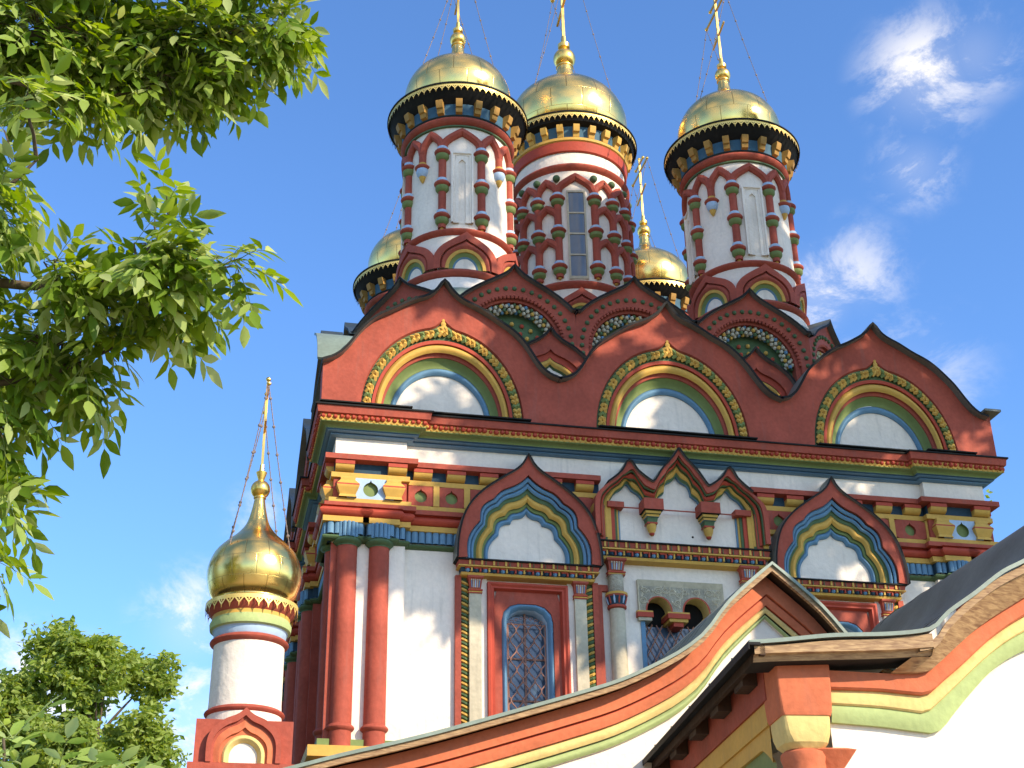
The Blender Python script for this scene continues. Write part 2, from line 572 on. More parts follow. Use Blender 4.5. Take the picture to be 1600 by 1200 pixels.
def shift(c, dx, dz=0):
    return [(x + dx, z + dz) for x, z in c]


def torus_secs(c0, c1, d, bulge, k=5):
    """rounded band between two curves"""
    return [(lerp(c0, c1, i / k), d + bulge * math.sin(PI * i / k)) for i in range(k + 1)]


def ribbon(mb, curve, mp, d0, d1, th, mat, mat_edge=None):
    """a sheet following a curve in the wall plane, from depth d0 (back) to d1 (front), th thick upwards/outwards"""
    n = len(curve); off = []
    for i in range(n):
        a = curve[max(i - 1, 0)]; b = curve[min(i + 1, n - 1)]
        t = Vector((b[0] - a[0], b[1] - a[1])).normalized()
        off.append((curve[i][0] - t.y * th, curve[i][1] + t.x * th))
    me = mat_edge or mat
    mb.loft([(curve, d0), (curve, d1), (off, d1), (off, d0)], [mat, me, mat], mp)
    for j in (0, n - 1):
        mb.add([mp(*q) for q in ((curve[j][0], d0, curve[j][1]), (curve[j][0], d1, curve[j][1]), (off[j][0], d1, off[j][1]), (off[j][0], d0, off[j][1]))], [(0, 1, 2, 3)], me)


def path_offsets(path, out):
    """mitred offset of an open plan polyline; outward is to the right of travel"""
    P = [Vector(p) for p in path]; n = len(P); res = []
    ns = []
    for a, b in zip(P, P[1:]):
        d = (b - a).normalized(); ns.append(Vector((d.y, -d.x)))
    for i in range(n):
        if i == 0:
            o = ns[0] * out
        elif i == n - 1:
            o = ns[-1] * out
        else:
            a, b = ns[i - 1], ns[i]; o = (a + b) * (out / max(0.2, 1 + a.dot(b)))
        res.append(P[i] + o)
    return res


def moulding(mb, path, prof, mats):
    """prof: (out, z) list; a moulding swept along a plan path"""
    n = len(path); vs = []
    for o, z in prof:
        vs.extend((p.x, p.y, z) for p in path_offsets(path, o))
    fs, mm = [], []
    for i in range(len(prof) - 1):
        for j in range(n - 1):
            fs.append((i * n + j, i * n + j + 1, (i + 1) * n + j + 1, (i + 1) * n + j)); mm.append(mats[i % len(mats)])
    mb.add(vs, fs, mm)


def segs(path, minlen=0.25):
    for a, b in zip(path, path[1:]):
        a, b = Vector(a), Vector(b); d = b - a
        if d.length >= minlen:
            u = d.normalized(); yield a, u, Vector((u.y, -u.x)), d.length


def segmap(a, u, nrm):
    return lambda s, d, z: (a.x + u.x * s + nrm.x * d, a.y + u.y * s + nrm.y * d, z)


def half_round(z0, z1, out, b, k=5):
    """profile of a half round between z0 (top) and z1"""
    return [(out + b * math.sin(PI * i / k), z0 + (z1 - z0) * i / k) for i in range(k + 1)]


# =================================================================== CHURCH
church = empty('church', (6.5, 0, 0))
tag(church, 'tall red and white church with five gilded onion domes and painted mouldings', 'church')
church.location = (0, 0, 0)
W, DEP = 13.0, 12.0
PW, PR = 1.31, 0.15            # corner pilaster width, wall recess

side_breaks = [(0.0, 1.31), (3.5, 4.81), (7.2, 8.5), (10.7, 12.0)]


def plan(right=True, ress=0.0):
    """plan outline: left side from the back, round the corner, along the front, round the right corner"""
    p = []
    for i, (a, b) in enumerate(side_breaks[::-1]):
        p += [(0, b), (0, a)]
        if i < len(side_breaks) - 1:
            p += [(PR, a), (PR, side_breaks[::-1][i + 1][1])]
    p += [(PW, 0), (PW, PR), (W - PW, PR), (W - PW, 0), (W, 0)]
    if right:
        p += [(W, DEP)]
    return p


PLAN = plan()
FL0, FR0 = PLAN.index((PW, PR)), PLAN.index((W - PW, PR))


def broken(path, gaps):
    """the plan path with gaps cut out of the long front wall"""
    i = path.index((PW, PR)); out = []; cur = list(path[:i + 1])
    for a, b in gaps:
        out.append(cur + [(a, PR)]); cur = [(b, PR)]
    out.append(cur + list(path[i + 1:]))
    return out


DENT_P = broken(PLAN, [(5.0, 8.0)])
PANEL_P = broken(PLAN, [(3.02, 4.12), (4.92, 8.08), (9.05, 10.15)])


def walls():
    mb = MB()
    for P in broken(PLAN, [(2.9, 10.4)]):
        moulding(mb, P, [(0, 0), (0, 6.6)], [RED])
        if (0, 0) in P:
            k = P.index((0, 0))
            moulding(mb, P[:k + 1], [(0, 6.6), (0, 10.5)], [RED]); moulding(mb, P[:k + 1], [(0, 10.5), (0, 12.75)], [WHITE])
            P = P[k:]
        moulding(mb, P, [(0, 6.6), (0, 12.75)], [WHITE])
    fw = flat(PR)
    def pan(x0, x1, z0, z1, m=WHITE):
        mb.add([fw(x0, 0, z0), fw(x1, 0, z0), fw(x1, 0, z1), fw(x0, 0, z1)], [(0, 1, 2, 3)], m)
    mb.box(-0.004, 0.10, -0.012, 0.1, 6.62, 10.44, RED)
    mb.box(W - 0.10, W + 0.004, -0.012, 0.1, 6.62, 10.44, RED)
    pan(2.9, 10.4, 0, 6.6, RED)
    pan(2.9, 10.4, 10.1, 12.75)
    for a, b in ((2.9, 3.01), (4.11, 5.74), (7.26, 9.05), (10.15, 10.4)):
        pan(a, b, 6.6, 10.1)
    for a, b in ((3.01, 4.11), (9.05, 10.15)):
        pan(a, b, 9.7, 10.1)
    mb.box(0.3, W - 0.3, 0.62, DEP, 0, 13.9, WHITE)
    return mb.build('wall', church)


walls()


def plinth():
    mb = MB()
    moulding(mb, PLAN, [(0.0, 7.0), (0.10, 6.98), (0.10, 6.86), (0.26, 6.84), (0.26, 6.66), (0.12, 6.62), (0.12, 6.3), (0.02, 6.3)], [GRN, GRN, GRN, YEL, YEL, RED, RED])
    return mb.build('base_moulding', church)


plinth()


# ---- upper cornice
def upper_cornice():
    mb = MB()
    prof = [(0.0, 13.10), (0.40, 13.0), (0.43, 12.985), (0.43, 12.955), (0.40, 12.955), (0.38, 12.82), (0.33, 12.80),
            (0.31, 12.69)]
    mats = [DARKM, DARKM, DARKM, DARKM, RED, RED, YEL]
    moulding(mb, PLAN, prof, mats)
    g = [(0.31, 12.69), (0.315, 12.675)] + [(0.30 - 0.10 * math.sin(PI / 2 * i / 5), 12.66 - 0.07 * i / 5) for i in range(6)]
    moulding(mb, PLAN, g, [GRN])
    b = [(0.20, 12.588)] + half_round(12.582, 12.545, 0.135, 0.05, 4) + half_round(12.545, 12.495, 0.07, 0.045, 4) + [(0.0, 12.49)]
    moulding(mb, PLAN, b, [BLU])
    o = mb.build('cornice', church)
    # the red beaded rope under the corona
    rp = MB(); rj = random.Random(2)
    for a, u, nr, ln in segs(path_pts(PLAN, 0.33), 0.1):
        n = max(1, int(ln / 0.105)); mp = segmap(a, u, nr)
        for i in range(n):
            s = (i + 0.5) * ln / n
            rp.ball(mp(s + rj.uniform(-.012, .012), rj.uniform(-.012, .008), 12.765 + rj.uniform(-.008, .008)), 0.05 * rj.uniform(.85, 1.15), VERM, 6, 5, (1.0, 1.0, 0.85))
            rp.ball(mp(s + ln / n / 2, -0.02, 12.705), 0.028, YEL, 5, 4)
    rp.build('bead_course', o)


def path_pts(path, out):
    return [tuple(p) for p in path_offsets(path, out)]


upper_cornice()


# ---- dentil frieze
def dentils():
    mb = MB()
    for P in DENT_P:
        moulding(mb, P, [(0.0, 12.115), (0.19, 12.10), (0.19, 12.0), (0.0, 11.985)], [RED])
        moulding(mb, P, [(0.012, 11.985), (0.012, 11.78)], [NAVY])
        moulding(mb, P, [(0.0, 11.79), (0.06, 11.785), (0.06, 11.69), (0.0, 11.68)], [YEL])
    o = mb.build('dentil_frieze', church)
    bl = MB(); dj = random.Random(4)
    for a, u, nr, ln in [q for P in DENT_P for q in segs(P, 0.5)]:
        n = max(2, round(ln / 0.575)); mp = segmap(a, u, nr)
        pitch = ln / n if n > 3 else (ln - 0.36) / (n - 1) if n > 1 else ln
        for i in range(n):
            c = (i + 0.5) * ln / n if n > 3 else 0.18 + i * pitch
            bl.mark(); c += dj.uniform(-.014, .014)
            bl.box(c - 0.175, c + 0.175, 0, 0.165, 11.915, 11.985, VERM, mp)
            k = 5
            q = [(0.02 + 0.135 * math.cos(PI / 2 * i_ / k), 11.915 - 0.115 * math.sin(PI / 2 * i_ / k)) for i_ in range(k + 1)]
            vs = [mp(c + e * 0.17, d, z) for e in (-1, 1) for d, z in [(0.0, 11.914)] + q + [(0.0, 11.80)]]
            m_ = k + 3
            bl.add(vs, [(j, j + 1, m_ + j + 1, m_ + j) for j in range(m_ - 1)] + [tuple(range(m_)), tuple(range(m_, 2 * m_))], YEL)
    bl.build_each('corbel', o)


dentils()


def keel(r, c=(0, 0), n=28):
    """closed keel-shaped opening"""
    pts = []
    for i in range(n):
        a = 2 * PI * i / n + PI / 2
        x, z = r * math.cos(a), r * math.sin(a)
        if i == 0:
            z = r * 1.42
        elif i in (1, n - 1):
            z = r * 1.08; x *= 0.55
        pts.append((c[0] + x, c[1] + z))
    return pts


def square_like(hw, hh, c, n=28):
    pts = []
    for i in range(n):
        a = 2 * PI * i / n + PI / 2
        x, z = math.cos(a), math.sin(a)
        k = max(abs(x) / hw, abs(z) / hh)
        pts.append((c[0] + x / k, c[1] + z / k))
    return pts


def panel_course():
    mb = MB()
    for P in PANEL_P:
        moulding(mb, P, [(0.01, 11.68), (0.01, 11.27)], [RED])
        moulding(mb, P, [(0.0, 11.285), (0.09, 11.28), (0.09, 11.19), (0.0, 11.18)], [YEL])
    o = mb.build('panel_frieze', church)
    pn, bs = MB(), MB()
    for a, u, nr, ln in [q for P in PANEL_P for q in segs(P, 0.5)]:
        mp = segmap(a, u, nr)
        if ln < 1.5 and abs(a.y - PR) > 0.01:      # a pilaster: baluster, blue panel with a keel hole, baluster
            sq = square_like(ln * 0.5 - 0.2, 0.20, (ln / 2, 11.48)); kl = keel(0.135, (ln / 2, 11.465))
            pn.mark()
            pn.loft([(sq, 0.085), (kl, 0.085), (kl, 0.014)], [LBLU, GRN], mp, True)
            pn.add([mp(x, 0.014, z) for x, z in kl], [tuple(range(len(kl)))], GRN)
            for c in (0.24, ln - 0.24):
                pr = [(0.12, 11.69), (0.135, 11.655), (0.13, 11.62), (0.20, 11.53), (0.205, 11.50), (0.19, 11.46), (0.14, 11.34), (0.15, 11.31), (0.16, 11.285)]
                cols = [YEL, YEL, YEL, VERM, YEL, YEL, YEL, YEL]
                bs.mark(); vs = []
                for hw, z in pr:
                    vs += [mp(c - hw, 0.0, z), mp(c - hw, hw * 0.95, z), mp(c + hw, hw * 0.95, z), mp(c + hw, 0.0, z)]
                fs, mm = [], []
                for i in range(len(pr) - 1):
                    for j in range(3):
                        fs.append((i * 4 + j, i * 4 + j + 1, i * 4 + 4 + j + 1, i * 4 + 4 + j)); mm.append(cols[i])
                bs.add(vs, fs, mm)
        else:
            n = max(1, round((ln - 0.1) / 0.64)); w = ln / n
            for i in range(n):
                c = (i + 0.5) * w
                sq = square_like(w / 2 - 0.055, 0.195, (c, 11.48)); kl = keel(0.115, (c, 11.465))
                pn.mark()
                pn.loft([(sq, 0.0), (sq, 0.085), (kl, 0.085), (kl, 0.014)], [RED, RED, RED], mp, True)
                pn.add([mp(x, 0.014, z) for x, z in kl], [tuple(range(len(kl)))], GRN)
                bs.mark()
                bs.box(c + w / 2 - 0.055, c + w / 2 + 0.055, 0, 0.105, 11.283, 11.682, YEL, mp)
    pn.build_each('keel_panel', o)
    bs.build_each('baluster', o)


panel_course()

# ---- lower entablature (breaks forward over each engaged column)
COLS_F = [0.28, 0.85]


def ress_plan(d):
    p = []
    for i, (a, b) in enumerate(side_breaks[::-1]):
        if i < len(side_breaks) - 1:
            p += [(0, b)]
            for q in (b - 0.33, a + 0.35)[::1]:
                p += [(0, q + 0.25), (-d, q + 0.25), (-d, q - 0.25), (0, q - 0.25)]
            p += [(0, a), (PR, a), (PR, side_breaks[::-1][i + 1][1])]
        else:
            p += [(0, b)]
            p += [(0, 0.85 + 0.25), (-d, 0.85 + 0.25), (-d, 0.85 - 0.25), (0, 0.85 - 0.25), (0, 0.55), (-d, 0.55), (-d, -d), (0.55, -d), (0.55, 0), (0.61, 0), (0.61, -d), (1.1, -d), (1.1, 0)]
    p += [(PW, 0), (PW, PR), (W - PW, PR), (W - PW, 0), (W - 1.1, 0), (W - 1.1, -d), (W - .61, -d), (W - .61, 0), (W - .55, 0), (W - .55, -d), (W + d, -d), (W + d, 0.55), (W, .55), (W, DEP)]
    return p


RPLAN = ress_plan(0.10)


def entablature():
    mb = MB()
    EG = [(2.46, 10.70)]
    EP, ER = broken(PLAN, EG), broken(RPLAN, EG)
    for P in EP:
        moulding(mb, P, [(0.0, 11.185), (0.17, 11.17), (0.17, 11.085), (0.05, 11.08)], [RED])
    for P in ER:
        moulding(mb, P, [(0.0, 11.08), (0.13, 11.078)] + half_round(11.07, 10.90, 0.075, 0.075, 6) + [(0.0, 10.895)], [VERM])
    for P in ER:
        moulding(mb, P, [(0.0, 10.895), (0.085, 10.89), (0.085, 10.79), (0.0, 10.785)], [YEL])
    for P in ER:
        moulding(mb, P, [(0.012, 10.785), (0.012, 10.57)], [NAVY])
    for P in ER:
        moulding(mb, P, half_round(10.575, 10.445, -0.02, 0.10, 6), [DGRN])
    o = mb.build('entablature', church)
    fl = MB()
    for a, u, nr, ln in [q for P in ER for q in segs(P, 0.2)]:
        mp = segmap(a, u, nr)
        fl.mark(); n = max(2, round(ln / 0.125)); w = ln / n
        for i in range(n):
            c = (i + 0.5) * w
            vs = []
            for k in range(6):
                q = PI * k / 5
                vs += [mp(c - 0.48 * w * math.cos(q), 0.012 + 0.055 * math.sin(q), z) for z in (10.575, 10.787)]
            fl.add(vs, [(2 * k, 2 * k + 2, 2 * k + 3, 2 * k + 1) for k in range(5)], BLU)
    fl.build_each('fluting', o)


entablature()


def corner_column(x, y):
    mb = MB()
    pr = [(0.0, 6.3), (0.25, 6.3), (0.25, 6.62), (0.22, 6.68), (0.22, 6.84), (0.195, 6.86), (0.19, 7.10)]
    pr += [(0.19 + 0.05 * math.sin(PI * i / 6), 7.11 + 0.12 * i / 6) for i in range(7)]
    pr += [(0.188, 7.3), (0.186, 8.8), (0.18, 10.42)]
    mats = [RED, RED, YEL, YEL, RED] + [RED] * 20
    mb.lathe(pr, mats, 24)
    cp = MB()
    cp.lathe([(0.19, 10.36)] + [(0.19 + 0.065 * math.sin(PI * i / 6), 10.38 + 0.13 * i / 6) for i in range(7)] + [(0.18, 10.53)], [DGRN], 24)
    for j in range(16):
        a = 2 * PI * j / 16
        cp.tube([(0.19 * math.sin(a), -0.19 * math.cos(a), z) for z in (10.515, 10.79)], 0.036, BLU, 6)
    o = mb.build('engaged_column', church, (x, y, 0))
    cp.build('capital', o)
    return o


c0 = corner_column(0.28, -0.02)
for cx_, cy_ in [(0.85, -0.02), (W - 0.85, -0.02), (W - 0.28, -0.02), (0.10, 0.34), (-0.02, 3.85), (-0.02, 4.45), (-0.02, 7.55), (-0.02, 8.15), (-0.02, 11.05), (-0.02, 11.65)]:
    c = copy_tree(c0, church); c.location = (cx_, cy_, 0)


# ---- zakomara gables
ZB = 13.0
HUMP = [(2.285, 14.05), (2.12, 14.09), (1.95, 14.22), (1.80, 14.42), (1.60, 14.74), (1.36, 15.0), (1.10, 15.2), (0.82, 15.37), (0.55, 15.52), (0.32, 15.64), (0.15, 15.78), (0.05, 15.93), (0.0, 16.0)]


def zakomara(mp, xc, hw_l, hw_r, name='zakomara', detail=True, vault=-2.2):
    """one bay: painted gable wall, roof sheet, stepped archivolt, white lunette"""
    N = 41
    rh = resample(smoothc(HUMP, 4), N)
    sl, sr = hw_l / 2.285, hw_r / 2.285
    hump = [(-x * sl, z) for x, z in rh] + [(x * sr, z) for x, z in rh[::-1][1:]]
    n = len(hump)
    # full outline incl. the vertical sides
    outl = [(-hw_l, ZB), (-hw_l, 13.5)] + hump + [(hw_r, 13.5), (hw_r, ZB)]
    M_ = 97
    A = resample(outl[:len(outl) // 2 + 1], M_ // 2 + 1); B = resample(outl[len(outl) // 2:], M_ // 2 + 1)
    outl = A + B[1:]
    nb = M_ // 2 + 1
    ar = lambda w, h, tip=0: half_sym(arch_half(w, h, 13.1, tip), nb)
    c0_ = ar(1.57, 1.93, 0.2); c0b = ar(1.55, 1.90, 0.18)
    c1 = ar(1.36, 1.66); c2 = ar(1.30, 1.59); c3 = ar(1.175, 1.42); c4 = ar(1.13, 1.36); c5 = ar(1.0, 1.19); c6 = ar(0.90, 1.05)
    sh = lambda c: shift(c, xc)
    mb = MB()
    mb.loft([(sh(outl), 0.0), (sh(c0_), 0.0), (sh(c0b), -0.05)], [RED, RED], mp)
    w = mb.build(name, church)
    ab = MB()
    secs = [(sh(c0b), -0.05), (sh(c1), -0.055), (sh(c1), -0.03), (sh(c2), -0.03), (sh(c2), -0.07)]
    ab.loft(secs, [DGRN, VERM, VERM, VERM], mp)
    ab.loft([(sh(c), d) for c, d in torus_secs(c2, c3, -0.09, 0.06)], [YEL], mp)
    ab.loft([(sh(c3), -0.09), (sh(c3), -0.15), (sh(c4), -0.17), (sh(c4), -0.2)], [RED], mp)
    gs = [(lerp(c4, c5, i / 5), -0.2 - 0.12 * math.sin(PI / 2 * i / 5)) for i in range(6)]
    ab.loft([(sh(c), d) for c, d in gs], [GRN], mp)
    ab.loft([(sh(c), d) for c, d in torus_secs(c5, c6, -0.33, 0.05)], [BLU], mp)
    ab.loft([(sh(c6), -0.33), (sh(c6), -0.37)], [BLU], mp)
    ab.build('archivolt', w)
    lu = MB()
    k = sh(c6)
    mid = [(xc + (x - xc) * 0.0, 13.1) for x, z in k]
    lu.loft([(k, -0.362), (mid, -0.362)], [WHITE], mp)
    lu.build('lunette', w)
    # plaited rope of yellow and green
    if detail:
        rb = MB()
        mid_o, mid_i = c0b, c1
        L1 = resample(lerp(c0b, c1, 0.22), 53); L2 = resample(lerp(c0b, c1, 0.5), 53); L3 = resample(lerp(c0b, c1, 0.78), 53)
        for i in range(52):
            for (A_, B_, mm) in ((L1, L2, GRN if i % 3 == 0 else YEL), (L3, L2, YEL if i % 3 else GRN)):
                p0 = A_[i]; p1 = B_[min(i + 1, 52)]
                pc = lerp(A_, B_, 0.5)[i]; pe = B_[min(52, i + 1)]
                pts = [mp(xc + p0[0], -0.02, p0[1]), mp(xc + (p0[0] + pe[0]) / 2, 0.01, (p0[1] + pe[1]) / 2), mp(xc + pe[0], -0.035, pe[1])]
                rb.tube(pts, [0.034, 0.044, 0.03], mm, 5)
        # leafy tip ornament under the ogee point
        for dx, dz, rr in ((0, 0.0, .075), (0, 0.11, .055), (0, 0.19, .035), (-.09, -.03, .055), (.09, -.03, .055)):
            p = mp(xc + dx, -0.01, 15.0 + dz)
            rb.ball(p, rr, YEL, 7, 5, (1, 0.6, 1.1))
        rb.build('plaited_band', w)
    # sheet metal roof over the vault
    rf = MB()
    hs = sh([(-hw_l - 0.02, 14.03)] + hump[1:-1] + [(hw_r + 0.02, 14.03)])
    rng = random.Random(int(xc * 10))
    hs = [(x, z + 0.012 * math.sin(x * 9 + xc)) for x, z in hs]
    ribbon(rf, hs, mp, vault, 0.16, 0.05, ROOF, DARKM)
    rf.build('vault_roof', w)
    return w


ZM = flat(0.05)
zakomara(ZM, 1.985, 2.285, 2.285)
zakomara(ZM, 6.555, 2.285, 2.285)
zakomara(ZM, 11.07, 2.23, 2.285)
SM = leftside(-0.05)
for c_ in (2.42, 6.75, 11.05):
    zakomara(SM, c_, 2.285, 2.2, detail=False, vault=-0.30)


def attic_corners():
    """short plain strips where the gables meet the corners, behind the roof sheets"""
    mb = MB()
    mb.box(-0.3, -0.06, 0.065, 0.5, 13.0, 14.02, RED)
    mb.box(13.30, 13.5, 0.065, 0.5, 13.0, 14.15, RED)
    mb.box(13.05, 13.48, 0.5, DEP, 13.0, 14.0, RED)
    mb.box(0.35, W - 0.1, 0.5, DEP, 12.95, 14.25, RED)
    return mb.build('attic', church)


attic_corners()


def corner_roofs():
    mb = MB(); mb.mark()
    ribbon(mb, smoothc([(0.125, 14.14), (0.22, 14.28), (0.4, 14.62), (0.8, 15.0), (1.4, 15.35)], 5), lambda s, d, z: (0.35 - d, s, z), -0.1, 0.76, 0.05, ROOFL, ROOFL)
    mb.mark(); mb.box(13.3, 13.66, -0.14, 0.9, 14.16, 14.21, ROOF)
    mb.build_each('eaves_sheet', church)


corner_roofs()


def sills():
    """the weathered strips on the cornice under each lunette"""
    mb = MB()
    for x0, x1, d in ((-0.36, 1.34, 0.50), (1.34, 3.62, 0.36), (4.95, 8.14, 0.36), (9.42, 11.68, 0.36), (11.68, 12.75, 0.50)):
        mb.mark(); mb.box(x0, x1, -d + 0.055, 0.045, 13.012, 13.036, DARKM)
    mb.build_each('sill_flashing', church)


sills()


# ---- small ogee kokoshniks in the valleys, and the beaded tier above
def valley_kokoshnik(xc):
    mp = flat(0.6, xc)
    N = 25
    o = half_sym(smoothc([(0.80, 14.0), (0.80, 14.62), (0.72, 14.86), (0.50, 15.08), (0.24, 15.24), (0.08, 15.38), (0, 15.50)], 5), N)
    i1 = half_sym(smoothc([(0.62, 14.0), (0.62, 14.50), (0.52, 14.72), (0.32, 14.88), (0.10, 14.98), (0, 15.08)], 5), N)
    i2 = lerp(i1, [(0, 14.0)] * len(i1), 0.13); i3 = lerp(i1, [(0, 14.0)] * len(i1), 0.27); i4 = lerp(i1, [(0, 14.0)] * len(i1), 0.30)
    mb = MB()
    mb.loft([(o, 0), (i1, 0), (i1, -0.06)], [RED, RED], mp)
    mb.loft([(i1, -0.06), (i2, -0.08)], [VERM], mp)
    mb.loft(torus_secs(i2, i3, -0.1, 0.05), [YEL], mp)
    mb.loft([(i3, -0.1), (i4, -0.16), ([(0, 14.0)] * len(i4), -0.16)], [DGRN, WHITE], mp)
    k = mb.build('valley_kokoshnik', church)
    rf = MB()
    ribbon(rf, o[8:-8], mp, -0.95, 0.10, 0.045, ROOF, DARKM)
    rf.build('roof_sheet', k)


valley_kokoshnik(4.27); valley_kokoshnik(8.66)


def beaded_kokoshnik(mp):
    N = 41
    o = half_sym(smoothc([(1.322, 14.3), (1.322, 16.35), (1.25, 16.48), (1.0, 16.72), (0.72, 16.92), (0.42, 17.10), (0.2, 17.24), (0.07, 17.36), (0, 17.47)], 5), N)
    zc, r0 = 15.72, 1.07
    arc = lambda r: half_sym([(r, 14.3), (r, zc - .3)] + arch_half(r, r, zc, m=20), N)
    c1, c2, c3 = arc(r0), arc(r0 - 0.10), arc(r0 - 0.33)
    mb = MB()
    mb.loft([(o, 0), (c1, 0), (c1, -0.08)], [RED, RED], mp)
    mb.loft([(c1, -0.08), (c2, -0.1), (c2, -0.30), (c3, -0.34)], [RED, RED, DGRN], mp)
    mb.loft([(c3, -0.34), ([(0, 14.3)] * len(c3), -0.36)], [DGRN], mp)
    k = mb.build('beaded_kokoshnik', church)
    rf = MB()
    ribbon(rf, o[22:-22], mp, -1.6, 0.13, 0.05, ROOF, DARKM)
    rf.build('roof_sheet', k)
    bd = MB()
    for i in range(27):           # green studs on the red field
        a = PI * (i - 3) / 20
        if -0.45 < a < PI + 0.45:
            r = 1.215
            bd.mark(); bd.ball(mp(r * math.cos(a), 0.01, zc + r * math.sin(a) + 0.02), 0.052, DGRN, 8, 6)
    bd.build_each('stud', k)
    bd = MB()
    for i in range(38):           # small red beads on the arch edge
        a = PI * (i + 0.5) / 38
        bd.ball(mp((r0 - .02) * math.cos(a), -0.03, zc + (r0 - .02) * math.sin(a)), 0.042, RED, 7, 5)
    bd.build('bead_row', k)
    gl = MB()
    rng = random.Random(5)
    for i in range(46):           # twisted garland of painted balls
        a = PI * (i + 0.5) / 46
        for q, m_ in ((0, BLU if i % 3 == 0 else GREY), (1, YEL if i % 2 else DGRN), (2, GREY)):
            r = r0 - 0.21 + 0.085 * math.sin(i * 1.1 + q * 2.1)
            gl.ball(mp(r * math.cos(a), -0.20 + 0.07 * math.cos(i * 1.1 + q * 2.1), zc + r * math.sin(a)), 0.046, m_, 6, 5)
    for row, r in enumerate((0.55, 0.36, 0.17)):
        for i in range(9 - 2 * row):
            a = PI * (i + 0.5) / (9 - 2 * row)
            gl.ball(mp(r * 1.15 * math.cos(a), -0.31, zc + r * math.sin(a)), 0.05, VERM if (i + row) % 2 else YEL, 7, 5)
    gl.build('garland', k)


for xc in (3.75, 6.40, 9.05):
    beaded_kokoshnik(flat(1.5, xc))
beaded_kokoshnik(turned(1.50, 2.45, -PI / 4))
beaded_kokoshnik(turned(11.30, 2.45, PI / 4))
for yc in (4.6, 7.2, 9.8):
    beaded_kokoshnik(turned(0.6, yc, -PI / 2))


def main_roof():
    mb = MB()
    n = 24
    ring = lambda hx, z, e: [(6.44 + hx * math.copysign(abs(math.cos(2 * PI * i / n)) ** e, math.cos(2 * PI * i / n)), 7.0 + hx * 0.95 * math.copysign(abs(math.sin(2 * PI * i / n)) ** e, math.sin(2 * PI * i / n)), z) for i in range(n)]
    vs = []
    for hx, z, e in ((6.3, 13.9, .35), (5.2, 15.2, .5), (4.4, 16.9, .6), (2.2, 18.3, .9), (0.5, 18.6, 1)):
        vs += ring(hx, z, e)
    fs = [(i * n + j, i * n + (j + 1) % n, (i + 1) * n + (j + 1) % n, (i + 1) * n + j) for i in range(4) for j in range(n)]
    mb.add(vs, fs, ROOFL)
    return mb.build('main_roof', church)


main_roof()


# ---- windows with ogee headers
def cusped():
    nb = 12
    o = smoothc([(1.32, 10.24), (1.30, 10.60), (1.22, 10.98), (1.08, 11.28), (0.83, 11.56), (0.50, 11.81), (0.22, 12.0), (0.08, 12.15), (0.0, 12.32)], 5)
    bo = lobed([(1.15, 10.26), (0.92, 10.97), (0.66, 11.42), (0.0, 11.93)], [0.10, 0.10, 0.045], nb)
    ye = lobed([(0.965, 10.26), (0.755, 10.92), (0.51, 11.27), (0.0, 11.62)], [0.08, 0.085, 0.045], nb)
    we = lobed([(0.715, 10.26), (0.525, 10.80), (0.30, 11.04), (0.0, 11.27)], [0.09, 0.085, 0.045], nb)
    return o, bo, ye, we


def ornate_ledge(name, x0, x1, mp, z1, z0, parent, flash=True, n=10):
    """the carved ledge: dark sheet, red cresting with yellow teeth, blue-black beads, yellow fillet"""
    h = z1 - z0
    mb = MB()
    A, B = x0, x1
    prof = [(0.0, z1 + 0.05), (0.34, z1), (0.34, z1 - 0.025), (0.30, z1 - 0.03), (0.28, z1 - 0.40 * h), (0.30, z1 - 0.42 * h), (0.30, z1 - 0.50 * h), (0.23, z1 - 0.52 * h), (0.20, z1 - 0.82 * h), (0.22, z1 - 0.84 * h), (0.20, z0), (0.0, z0 - 0.02)]
    mats = [DARKM, DARKM, DARKM, RED, YEL, YEL, YEL, NAVY, YEL, YEL, YEL]
    n_ = len(prof)
    inset = [0.34 - o for o, z in prof]
    vs = []
    for (o, z), i_ in zip(prof, inset):
        e = i_ * 0.75
        vs += [mp(A + e, 0, z), mp(A + e, o, z), mp(B - e, o, z), mp(B - e, 0, z)]
    fs, mm = [], []
    for i in range(n_ - 1):
        for j in range(3):
            fs.append((i * 4 + j, i * 4 + j + 1, i * 4 + 4 + j + 1, i * 4 + 4 + j)); mm.append(mats[i])
    mb.add(vs, fs, mm)
    o = mb.build(name, parent)
    t = MB()
    L_ = B - A - 0.25
    for i in range(n):
        c = A + 0.125 + (i + 0.5) * L_ / n
        t.box(c - 0.018, c + 0.018, 0.25, 0.315, z1 - 0.40 * h, z1 - 0.06 * h, YEL, mp)
        t.box(c + L_ / n * .3, c + L_ / n * .3 + .014, 0.25, 0.305, z1 - 0.40 * h, z1 - 0.05 * h, DGRN, mp)
    k = int(L_ / 0.155)
    for i in range(k):
        c = A + 0.125 + (i + 0.5) * L_ / k
        t.box(c - 0.045, c + 0.045, 0.16, 0.262, z1 - 0.62 * h, z1 - 0.52 * h, VERM, mp)
        t.ball(mp(c, 0.225, z1 - 0.70 * h), 0.042, NAVY if i % 2 else BLU, 7, 5)
        t.box(c + 0.055, c + 0.085, 0.16, 0.258, z1 - 0.80 * h, z1 - 0.53 * h, VERM if i % 2 else YEL, mp)
    t.build('cresting', o)
    return o


